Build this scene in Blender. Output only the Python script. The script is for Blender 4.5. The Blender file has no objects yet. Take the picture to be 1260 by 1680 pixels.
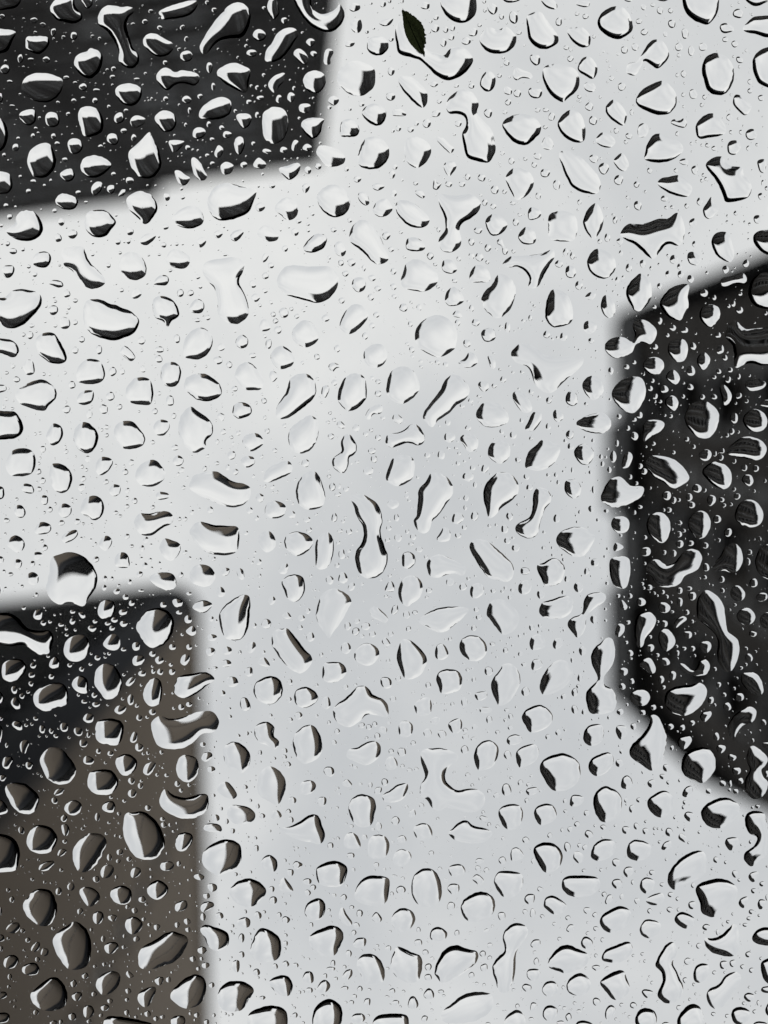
import bpy, math, random
import numpy as np
from mathutils import Vector, Matrix
from mathutils.geometry import delaunay_2d_cdt

scene = bpy.context.scene
C = scene.collection
random.seed(7)
rng = np.random.default_rng(11)
KINK = 0.25
PROF = 1.22
THETA = 46.5                 # mean contact angle of the drops, degrees

# ------------------------------------------------------------------ camera
# The phone lies back and looks up through a rain-covered glass roof; the zenith
# falls a little above the middle of the picture.
TILT = math.radians(6.4)
CAM = Vector((0, 0, 1.5))
AX_R = Vector((1, 0, 0))                                   # across the pane
AX_D = Vector((0, math.cos(TILT), -math.sin(TILT)))        # down the pane
AX_N = Vector((0, math.sin(TILT), math.cos(TILT)))         # out through the pane
FOC = 1700.0                                               # focal length / photo px
cd = bpy.data.cameras.new('camera')
cam = bpy.data.objects.new('camera', cd); C.objects.link(cam)
cam.location = CAM
cam.rotation_euler = (math.pi - TILT, 0, 0)
cd.sensor_fit = 'VERTICAL'; cd.sensor_height = 36.0; cd.sensor_width = 27.0
cd.lens = 36.0 * FOC / 1680
cd.clip_start = 0.005; cd.clip_end = 3000
cd.dof.use_dof = True
cd.dof.focus_distance = 0.2030
cd.dof.aperture_fstop = cd.lens / 4.8                      # a 4.8 mm lens opening
scene.camera = cam

# ------------------------------------------------------------------ sky and sun
SUN_EL, SUN_AZ = math.radians(36), math.radians(30)        # azimuth measured from +Y towards +X
w = bpy.data.worlds.new('World'); scene.world = w; w.use_nodes = True
nt = w.node_tree; nt.nodes.clear()
def N(tree, typ, **kw):
    n = tree.nodes.new(typ)
    for k, v in kw.items():
        if k.startswith('_'): setattr(n, k[1:], v)
        else: n.inputs[k.replace('__', ' ')].default_value = v
    return n
sky = N(nt, 'ShaderNodeTexSky', _sky_type='NISHITA', _sun_disc=False, _sun_elevation=SUN_EL, _sun_rotation=SUN_AZ)
bg1 = N(nt, 'ShaderNodeBackground', Strength=0.10)
nt.links.new(sky.outputs[0], bg1.inputs[0])
tc = N(nt, 'ShaderNodeTexCoord'); sep = N(nt, 'ShaderNodeSeparateXYZ')
nt.links.new(tc.outputs['Generated'], sep.inputs[0])
mx = N(nt, 'ShaderNodeMath', _operation='MAXIMUM'); mx.inputs[1].default_value = 0.16
nt.links.new(sep.outputs[2], mx.inputs[0])
dx = N(nt, 'ShaderNodeMath', _operation='DIVIDE'); dy = N(nt, 'ShaderNodeMath', _operation='DIVIDE')
for m_, k in ((dx, 0), (dy, 1)):
    nt.links.new(sep.outputs[k], m_.inputs[0]); nt.links.new(mx.outputs[0], m_.inputs[1])
cmb = N(nt, 'ShaderNodeCombineXYZ'); cmb.inputs[2].default_value = 21.8
nt.links.new(dx.outputs[0], cmb.inputs[0]); nt.links.new(dy.outputs[0], cmb.inputs[1])
nz = N(nt, 'ShaderNodeTexNoise', Scale=2.0, Detail=5.0, Roughness=0.5, Distortion=0.25)
nt.links.new(cmb.outputs[0], nz.inputs['Vector'])
rp = N(nt, 'ShaderNodeValToRGB'); cr_ = rp.color_ramp
cr_.interpolation = 'EASE'
cr_.elements[0].position = 0.30; cr_.elements[0].color = (0.615, 0.632, 0.642, 1)
cr_.elements[1].position = 0.66; cr_.elements[1].color = (0.885, 0.887, 0.868, 1)
nt.links.new(nz.outputs['Fac'], rp.inputs[0])
bg2 = N(nt, 'ShaderNodeBackground', Strength=1.0)
nt.links.new(rp.outputs[0], bg2.inputs[0])
mixs = N(nt, 'ShaderNodeMixShader'); mixs.inputs[0].default_value = 0.94
nt.links.new(bg1.outputs[0], mixs.inputs[1]); nt.links.new(bg2.outputs[0], mixs.inputs[2])
wo = N(nt, 'ShaderNodeOutputWorld'); nt.links.new(mixs.outputs[0], wo.inputs[0])

sl = bpy.data.lights.new('sun', 'SUN'); sl.energy = 0.7; sl.angle = math.radians(12); sl.color = (1, 0.96, 0.9)
sun = bpy.data.objects.new('sun', sl); C.objects.link(sun)
sdir = Vector((math.sin(SUN_AZ) * math.cos(SUN_EL), math.cos(SUN_AZ) * math.cos(SUN_EL), math.sin(SUN_EL)))
sun.rotation_euler = sdir.to_track_quat('Z', 'Y').to_euler(); sun.location = sdir * 200

vs = scene.view_settings
vs.view_transform = 'Standard'; vs.look = 'None'; vs.exposure = 0.0; vs.gamma = 1.0; vs.use_curve_mapping = False
cy = scene.cycles
cy.max_bounces = 24; cy.transmission_bounces = 24; cy.glossy_bounces = 8; cy.diffuse_bounces = 3
cy.transparent_max_bounces = 16; cy.caustics_refractive = True; cy.caustics_reflective = True; cy.blur_glossy = 0.0
cy.sample_clamp_indirect = 4.0; cy.min_light_bounces = 16; cy.min_transparent_bounces = 16
cy.use_denoising = True

# ------------------------------------------------------------------ materials
def newmat(name):
    m = bpy.data.materials.new(name); m.use_nodes = True; m.node_tree.nodes.clear(); return m
def glass_mat(name, ior, col):
    m = newmat(name); t = m.node_tree
    g = N(t, 'ShaderNodeBsdfGlass', IOR=ior, Roughness=0.0); g.inputs['Color'].default_value = (*col, 1)
    o = N(t, 'ShaderNodeOutputMaterial'); t.links.new(g.outputs[0], o.inputs[0]); return m
def thin_mat(name, ior, col):
    # bends light without mirroring it: coated glass, and water wetting that glass
    m = newmat(name); t = m.node_tree
    g = N(t, 'ShaderNodeBsdfRefraction', IOR=ior, Roughness=0.0); g.inputs['Color'].default_value = (*col, 1)
    o = N(t, 'ShaderNodeOutputMaterial'); t.links.new(g.outputs[0], o.inputs[0]); return m
M_WETTED = thin_mat('wetted face', 1.333, (1, 1, 1))
M_WATER = thin_mat('rain water', 1.333, (1, 1, 1))
M_PANE = thin_mat('coated roof glass', 1.5, (1, 1, 1))
def surf(name, col, col2=None, scale=0.6, rough=0.8, spec=0.3, bump=0.0, stretch=(1, 1, 1)):
    """stone, render or metal with two slowly mixing tones and fine grain"""
    m = newmat(name); t = m.node_tree
    p = N(t, 'ShaderNodeBsdfPrincipled', Roughness=rough); p.inputs['Specular IOR Level'].default_value = spec
    o = N(t, 'ShaderNodeOutputMaterial'); t.links.new(p.outputs[0], o.inputs[0])
    c = N(t, 'ShaderNodeTexCoord'); mp = N(t, 'ShaderNodeMapping'); mp.inputs['Scale'].default_value = stretch
    t.links.new(c.outputs['Object'], mp.inputs[0])
    a = N(t, 'ShaderNodeTexNoise', Scale=scale, Detail=6.0, Roughness=0.65); t.links.new(mp.outputs[0], a.inputs['Vector'])
    r = N(t, 'ShaderNodeValToRGB'); r.color_ramp.elements[0].position = 0.32; r.color_ramp.elements[1].position = 0.68
    r.color_ramp.elements[0].color = (*col, 1); r.color_ramp.elements[1].color = (*(col2 or [x * 1.25 for x in col]), 1)
    t.links.new(a.outputs['Fac'], r.inputs[0]); t.links.new(r.outputs[0], p.inputs['Base Color'])
    if bump:
        b = N(t, 'ShaderNodeBump', Strength=bump); t.links.new(a.outputs['Fac'], b.inputs['Height']); t.links.new(b.outputs[0], p.inputs['Normal'])
    return m
M_ASPHALT = surf('asphalt', (0.045, 0.045, 0.047), (0.06, 0.06, 0.06), 3.0, 0.9)
M_TOWER = surf('charcoal cladding', (0.030, 0.0292, 0.029), (0.042, 0.042, 0.044), 0.25, 0.85, 0.04, stretch=(1, 1, .3))
M_BROWN = surf('brown render', (0.168, 0.134, 0.098), (0.198, 0.16, 0.12), 0.35, 0.85, stretch=(1, 1, .3))
M_UMBER = surf('dark brown render', (0.085, 0.072, 0.062), (0.105, 0.09, 0.078), 0.35, 0.8, stretch=(1, 1, .3))
M_BLUE = surf('blue black cladding', (0.016, 0.019, 0.027), (0.022, 0.026, 0.035), 0.3, 0.7, 0.15)
M_DARK = surf('dark grey render', (0.056, 0.052, 0.049), (0.074, 0.069, 0.065), 0.3, 0.85, 0.04, stretch=(1, 1, .3))
M_MID = surf('grey concrete', (0.07, 0.072, 0.076), (0.09, 0.092, 0.095), 0.4, 0.8)
M_FRAME = surf('dark window frame', (0.05, 0.05, 0.052), (0.06, 0.06, 0.06), 2.0, 0.5)
M_SILL = surf('pale band', (0.085, 0.087, 0.09), (0.105, 0.105, 0.106), 1.0, 0.7)
M_SMOKE = surf('smoked glass', (0.010, 0.012, 0.018), (0.016, 0.019, 0.026), 0.2, 0.3, 0.12)
M_WIN_SHEEN = surf('window with painted sky sheen', (0.10, 0.11, 0.125), (0.14, 0.15, 0.165), 0.5, 0.25, 0.5)  # pale base colour stands in for sky mirrored in the pane
M_WIN = surf('window glass', (0.012, 0.014, 0.017), (0.02, 0.022, 0.026), 0.2, 0.12, 0.42)

def mesh_obj(name, verts, faces, mats, parent=None, mi=None, smooth=False):
    me = bpy.data.meshes.new(name); me.from_pydata(verts, [], faces)
    for m in (mats if isinstance(mats, (list, tuple)) else [mats]): me.materials.append(m)
    if mi is not None: me.polygons.foreach_set('material_index', mi)
    if smooth: me.polygons.foreach_set('use_smooth', [True] * len(faces))
    me.update()
    o = bpy.data.objects.new(name, me); C.objects.link(o)
    if parent: o.parent = parent
    return o
def empty(name, loc):
    e = bpy.data.objects.new(name, None); e.location = loc; C.objects.link(e); return e
def tag(o, label=None, cat=None, group=None, kind=None):
    if label: o['label'] = label
    if cat: o['category'] = cat
    if group: o['group'] = group
    if kind: o['kind'] = kind
    return o

# ------------------------------------------------------------------ ground
g = mesh_obj('ground', [(-900, -900, 0), (900, -900, 0), (900, 900, 0), (-900, 900, 0)], [(0, 1, 2, 3)], M_ASPHALT)
tag(g, kind='structure')

# ------------------------------------------------------------------ buildings
def roof_pt(px, py, H):
    """where the line of sight through a point of the photograph meets height H"""
    v = AX_N * FOC + AX_R * (px - 630) + AX_D * (py - 840)
    p = CAM + v * ((H - CAM.z) / v.z)
    return Vector((p.x, p.y))
def prism(poly, z0, z1):
    n = len(poly)
    vs_ = [(p[0], p[1], z0) for p in poly] + [(p[0], p[1], z1) for p in poly]
    fs = [(i, (i + 1) % n, n + (i + 1) % n, n + i) for i in range(n)]
    fs += [tuple(range(n - 1, -1, -1)), tuple(range(n, 2 * n))]
    return vs_, fs
def ccw(poly):
    a = sum(poly[i - 1][0] * poly[i][1] - poly[i][0] * poly[i - 1][1] for i in range(len(poly)))
    return poly if a > 0 else poly[::-1]
def offset(poly, d):
    out = []; n = len(poly)
    for i in range(n):
        a, b, c = Vector(poly[i - 1]), Vector(poly[i]), Vector(poly[(i + 1) % n])
        e1 = (b - a).normalized(); e2 = (c - b).normalized()
        n1 = Vector((e1.y, -e1.x)); n2 = Vector((e2.y, -e2.x))
        k = n1 + n2; k = k * (d / max(k.dot(n1), .3)); out.append(b + k)
    return out
def window_mesh(name, wd, ht, fr, out, mats, mull=0):
    """frame standing proud of the wall with a recessed pane; local x along the wall, y out of it"""
    V = []; F = []; I = []
    def ring(x0, x1, z0, z1, y): 
        V.extend([(x0, y, z0), (x1, y, z0), (x1, y, z1), (x0, y, z1)])
    ring(-wd/2, wd/2, -ht/2, ht/2, 0.002); ring(-wd/2, wd/2, -ht/2, ht/2, out)
    ring(-wd/2+fr, wd/2-fr, -ht/2+fr, ht/2-fr, out); ring(-wd/2+fr, wd/2-fr, -ht/2+fr, ht/2-fr, 0.02)
    for a in (0, 4, 8):
        for i in range(4):
            j = (i + 1) % 4; F.append((a+i, a+4+i, a+4+j, a+j)); I.append(0)
    F.append((15, 14, 13, 12)); I.append(1)
    if mull:
        b = len(V); x = 0.0; s_ = fr * .5
        for xx, yy in ((-s_, .02), (-s_, out*.9), (s_, out*.9), (s_, .02)):
            V.append((xx, yy, -ht/2+fr)); V.append((xx, yy, ht/2-fr))
        for q in range(3): F.append((b+2*q, b+2*q+1, b+2*q+3, b+2*q+2)); I.append(0)
    me = bpy.data.meshes.new(name); me.from_pydata(V, [], F)
    for m in mats: me.materials.append(m)
    me.polygons.foreach_set('material_index', I); me.update(); return me
def box_mesh(name, sx, sy0, sy1, sz, mat):
    V = [(x, y, z) for x in (-sx/2, sx/2) for y in (sy0, sy1) for z in (-sz/2, sz/2)]
    F = [(0,1,3,2), (4,6,7,5), (0,4,5,1), (2,3,7,6), (0,2,6,4), (1,5,7,3)]
    me = bpy.data.meshes.new(name); me.from_pydata(V, [], F); me.materials.append(mat); me.update(); return me
def put(me, name, parent, a, b, s, z):
    """a copy of mesh me on the wall a->b (outside on the right hand), s metres along, at height z"""
    e = (b - a).normalized(); nrm = Vector((e.y, -e.x))
    o = bpy.data.objects.new(name, me); C.objects.link(o); o.parent = parent
    M = Matrix(((e.x, nrm.x, 0, a.x + e.x*s), (e.y, nrm.y, 0, a.y + e.y*s), (0, 0, 1, z), (0, 0, 0, 1)))
    # x runs along the wall seen from outside; flip keeps the faces outward
    o.matrix_local = Matrix.Translation((-parent.location.x, -parent.location.y, -parent.location.z)) @ M
    return o
def building(name, label, poly, H, walls, trim, coping=0.35, group=None, cap=None):
    """walls: {edge index: (material, window kind)}; poly counter-clockwise"""
    base = Vector((sum(p[0] for p in poly)/len(poly), sum(p[1] for p in poly)/len(poly), 0))
    root = empty(name, base); tag(root, label, 'building', group)
    loc = [Vector((p[0]-base.x, p[1]-base.y)) for p in poly]
    v, f = prism(loc, 0, H - 0.9)
    mats = []; mi = []
    for i in range(len(poly)):
        m = walls.get(i, (trim, None))[0]
        if m not in mats: mats.append(m)
        mi.append(mats.index(m))
    mi += [0, 0]
    mesh_obj('wall', v, f, mats, root, mi)
    v, f = prism(offset(loc, 0.12), H - 0.9, H - 0.18); mesh_obj('parapet', v, f, mats, root, mi)
    v, f = prism(offset(loc, coping), H - 0.18, H); mesh_obj('coping', v, f, cap or M_FRAME, root)
    return root
def windows(root, poly, edge, H, me, w_, sx, sz, zmin, margin=1.6, top=2.6, name='window', skip=None, alt=None, share=0.0):
    a, b = Vector(poly[edge]), Vector(poly[(edge+1) % len(poly)])
    L = (b - a).length; n = max(1, int((L - 2*margin + (sx - w_)) / sx)); s0 = (L - (n-1)*sx) / 2
    z = H - top; r = 0; cnt = 0
    while z > zmin:
        for i in range(n):
            if skip and skip(i, r, n): continue
            put(alt if alt and random.random() < share*(1.6 if (i // 2) % 2 else .4) else me, name, root, a, b, s0 + i*sx, z); cnt += 1
        z -= sz; r += 1
    return cnt
def bands(root, poly, edge, H, me_maker, sz, zmin, top=4.2, name='floor_band'):
    a, b = Vector(poly[edge]), Vector(poly[(edge+1) % len(poly)])
    me = me_maker((b - a).length - 0.5); z = H - top; r = 0
    while z > zmin:
        put(me, name, root, a, b, (b-a).length/2, z); z -= sz

# tower whose roof corner stands in the top left of the picture
HA = 76.0
pA = [roof_pt(519, 264, HA), roof_pt(262, 297, HA), roof_pt(254, 318, HA), roof_pt(-60, 360, HA)]
dirS = (pA[0] - pA[1]).normalized(); back = Vector((dirS.y, -dirS.x))
if back.y > 0: back = -back
eA = (roof_pt(546, 0, HA) - pA[0])
pA = pA + [pA[3] + back*26, pA[0] + eA*1.35]
pA = [tuple(p) for p in pA]; pA = ccw(pA)
def edge_of(poly, p, q):
    for i in range(len(poly)):
        if (Vector(poly[i]) - p).length < .01 and (Vector(poly[(i+1) % len(poly)]) - q).length < .01: return i
        if (Vector(poly[i]) - q).length < .01 and (Vector(poly[(i+1) % len(poly)]) - p).length < .01: return i
    raise ValueError
A = building('apartment_tower', 'charcoal apartment tower filling the top left corner of the picture', pA, HA, {i: (M_TOWER, None) for i in range(9)}, M_TOWER)
wA = window_mesh('window_a', 2.3, 1.5, 0.09, 0.14, (M_FRAME, M_WIN), 1)
wA2 = window_mesh('window_sheen', 2.3, 1.5, 0.09, 0.14, (M_FRAME, M_WIN_SHEEN), 1)
bA = lambda L: box_mesh('band', L, 0.003, 0.16, 0.22, M_SILL)
e1 = edge_of(pA, roof_pt(519, 264, HA), roof_pt(262, 297, HA)); e2 = edge_of(pA, roof_pt(254, 318, HA), roof_pt(-60, 360, HA))
for e in (e1, e2):
    windows(A, pA, e, HA, wA, 2.3, 3.1, 3.3, 30, name='window', alt=wA2, share=.3); bands(A, pA, e, HA, bA, 3.3, 30)
e3 = [i for i in range(len(pA)) if i not in (e1, e2) and (Vector(pA[i]) - roof_pt(519, 264, HA)).length < .01 or (Vector(pA[(i+1) % len(pA)]) - roof_pt(519, 264, HA)).length < .01 and i not in (e1, e2)][0]
windows(A, pA, e3, HA, wA, 2.3, 3.6, 3.3, 34); bands(A, pA, e3, HA, bA, 3.3, 34)

# brown block in the bottom left
HB = 58.0
q = [roof_pt(322, 960, HB), roof_pt(-90, 1003, HB), roof_pt(342, 1760, HB)]
ev = q[2] - q[0]; eh = q[1] - q[0]
un, ue = eh.normalized(), ev.normalized(); RC = 1.6      # the corner is rounded
ctr = q[0] + un*RC + ue*RC
arc = [ctr - un*RC*math.sin(a) - ue*RC*math.cos(a) for a in [math.radians(t) for t in (0, 22, 45, 68, 90)]]
cN, cE = arc[0], arc[-1]
pB = ccw([tuple(p) for p in [q[1]] + arc + [q[0] + ev*1.15, q[1] + ev*1.15]])
eN = edge_of(pB, cN, q[1]); eE = edge_of(pB, cE, q[0] + ev*1.15)
mB = {eN: (M_BLUE, None), eE: (M_BROWN, None)}
for k in range(4): mB[edge_of(pB, arc[k], arc[k+1])] = ((M_BLUE, M_BLUE, M_BLUE, M_UMBER)[k], None)
B = building('brown_apartment_block', 'brown rendered block with one blue-black side filling the bottom left corner', pB, HB, mB, M_BROWN, 0.2, cap=M_BROWN)
fin = lambda L: box_mesh('fin', L, 0.003, 0.30, 0.14, M_SMOKE)
bands(B, pB, eN, HB, fin, 1.6, 12, 2.0, name='louvre')
wN = window_mesh('window_n', 1.5, 2.0, 0.07, 0.10, (M_BLUE, M_SMOKE), 1)
windows(B, pB, eN, HB, wN, 1.5, 2.6, 3.2, 30, top=2.8)
wB = window_mesh('window_b', 1.1, 1.3, 0.07, 0.10, (M_BROWN, M_WIN))
windows(B, pB, eE, HB, wB, 1.1, 4.4, 3.2, 22, margin=8.0, top=4.6, skip=lambda i, r, n: (i * 7 + 3) % 5 < 3)

# dark block along the right side
HC = 84.0
c0, c1, c2, c3, c4 = roof_pt(1300, 402, HC), roof_pt(1008, 524, HC), roof_pt(1000, 1140, HC), roof_pt(1120, 1245, HC), roof_pt(1320, 1340, HC)
HS = HC - 5.0
d1, d2, d3, d4 = roof_pt(1030, 538, HC), roof_pt(1050, 1104, HC), roof_pt(1180, 1200, HC), roof_pt(1360, 1285, HC)
pC = ccw([tuple(p) for p in (d1, d2, d3, d4, d4 + Vector((26, 2)), d1 + Vector((46, -4)))])
CB = building('dark_apartment_block', 'dark grey block with rows of small windows along the right side', pC, HS, {i: (M_DARK, None) for i in range(9)}, M_DARK, 0.13)
lc = Vector((CB.location.x, CB.location.y))
crown = [Vector(p) - lc for p in ccw([tuple(p) for p in (c0, roof_pt(1022, 516, HC), roof_pt(1012, 528, HC), roof_pt(1018, 690, HC), roof_pt(1000, 700, HC), roof_pt(998, 832, HC), roof_pt(1018, 842, HC), roof_pt(1019, 962, HC), roof_pt(1001, 973, HC), roof_pt(1004, 1136, HC), c3, c4, c4 + Vector((28, 2)), c0 + Vector((24, -4)))])]
v, f = prism(crown, HS + .003, HC - .25); mesh_obj('overhanging_top', v, f, M_MID, CB)
v, f = prism(offset(crown, .3), HC - .25, HC); mesh_obj('coping', v, f, M_FRAME, CB)
wC = window_mesh('window_c', 1.25, 1.7, 0.08, 0.12, (M_FRAME, M_WIN), 1)
wC2 = window_mesh('window_sheen', 1.25, 1.7, 0.08, 0.12, (M_FRAME, M_WIN_SHEEN), 1)
bC = lambda L: box_mesh('band', L, 0.003, 0.12, 0.18, M_DARK)
c1, c2, c3, c4, HC = d1, d2, d3, d4, HS
for (u, v_, mg) in ((c1, c2, 2.0), (c2, c3, 1.2), (c3, c4, 1.2)):
    e = edge_of(pC, u, v_)
    windows(CB, pC, e, HC, wC, 1.25, 3.4, 3.5, 30 if mg == 2.0 else 34, margin=mg, alt=wC2, share=.12)
    bands(CB, pC, e, HC, bC, 3.5, 30)
# projecting balconies on the long face
bal = bpy.data.meshes.new('balcony')
def balcony_mesh(L, D, Hh):
    V = []; F = []
    def bx(x0, x1, y0, y1, z0, z1):
        b = len(V); V.extend([(x, y, z) for x in (x0, x1) for y in (y0, y1) for z in (z0, z1)])
        F.extend([tuple(b + k for k in q_) for q_ in ((0,1,3,2), (4,6,7,5), (0,4,5,1), (2,3,7,6), (0,2,6,4), (1,5,7,3))])
    bx(-L/2, L/2, 0.13, D, -Hh/2-.18, -Hh/2)
    bx(-L/2, L/2, D-.08, D+.003, -Hh/2+.002, Hh/2); bx(-L/2-.003, -L/2+.08, .13, D-.083, -Hh/2+.002, Hh/2); bx(L/2-.08, L/2+.003, .13, D-.083, -Hh/2+.002, Hh/2)
    bal.from_pydata(V, [], F); bal.materials.append(M_MID); bal.update()
balcony_mesh(3.0, 1.3, 1.0)
a_, b_ = Vector(pC[edge_of(pC, c1, c2)]), Vector(pC[(edge_of(pC, c1, c2)+1) % len(pC)])
LL = (b_ - a_).length
for s in (LL*.2, LL*.5, LL*.8):
    z = HC - 5.4
    while z > 36: put(bal, 'balcony', CB, a_, b_, s, z); z -= 7.0

# lower blocks beyond the picture that the drops bend into view
def plain_block(name, label, poly, H, mat, facing, wm, sx, sz, zmin):
    poly = ccw([tuple(p) for p in poly])
    R_ = building(name, label, poly, H, {i: (mat, None) for i in range(6)}, mat)
    for (u, v_) in facing:
        e = edge_of(poly, Vector(u), Vector(v_)); windows(R_, poly, e, H, wm, 1.6, sx, sz, zmin)
    return R_
wD = window_mesh('window_d', 1.6, 1.6, 0.08, 0.1, (M_FRAME, M_WIN), 1)
D1, D2 = (4.0, -27.0), (62.0, -24.0)
plain_block('office_block', 'grey office block across the street beyond the top edge', [D1, D2, (64, -46), (4, -48)], 45, M_MID, [(D1, D2)], wD, 3.4, 3.4, 22)
E1, E2 = (-6.0, 38.5), (58.0, 41.0)
plain_block('housing_block', 'grey housing block across the street beyond the bottom edge', [E1, E2, (58, 60), (-6, 58)], 43, M_DARK, [(E1, E2)], wD, 3.4, 3.4, 20)
plain_block('terrace_block', 'low grey block beyond the left edge between the two taller buildings', [(-28, -12), (-28, 8), (-46, 8), (-46, -12)], 40, M_MID, [((-28, -12), (-28, 8))], wD, 3.4, 3.4, 20)
plain_block('corner_block', 'low grey block beyond the top right corner beside the dark building', [(27.5, -23), (27.5, -9), (50, -9), (50, -23)], 41, M_MID, [((27.5, -23), (27.5, -9))], wD, 3.4, 3.4, 20)

# ------------------------------------------------------------------ glass pane
PANE_IN, PANE_T = 0.1999, 0.0040
BASIS = Matrix(((AX_R.x, AX_D.x, AX_N.x, 0), (AX_R.y, AX_D.y, AX_N.y, 0), (AX_R.z, AX_D.z, AX_N.z, 0), (0, 0, 0, 1)))
def on_pane(x, y, z):
    """matrix of the pane's own axes at x, y millimetres across and down, z metres above its wet face"""
    p = CAM + AX_N * (PANE_IN + PANE_T + z) + AX_R * (x*.001) + AX_D * (y*.001)
    return Matrix.Translation(p) @ BASIS
hw, hh = 0.26, 0.30
v, f = prism([(-hw, -hh), (hw, -hh), (hw, hh), (-hw, hh)], -PANE_T, 0)
pane = mesh_obj('glass_pane', v, f, M_PANE); pane.matrix_world = on_pane(0, 0, 0)
tag(pane, 'clear overhead glass pane covered with raindrops', 'glass pane')

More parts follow.
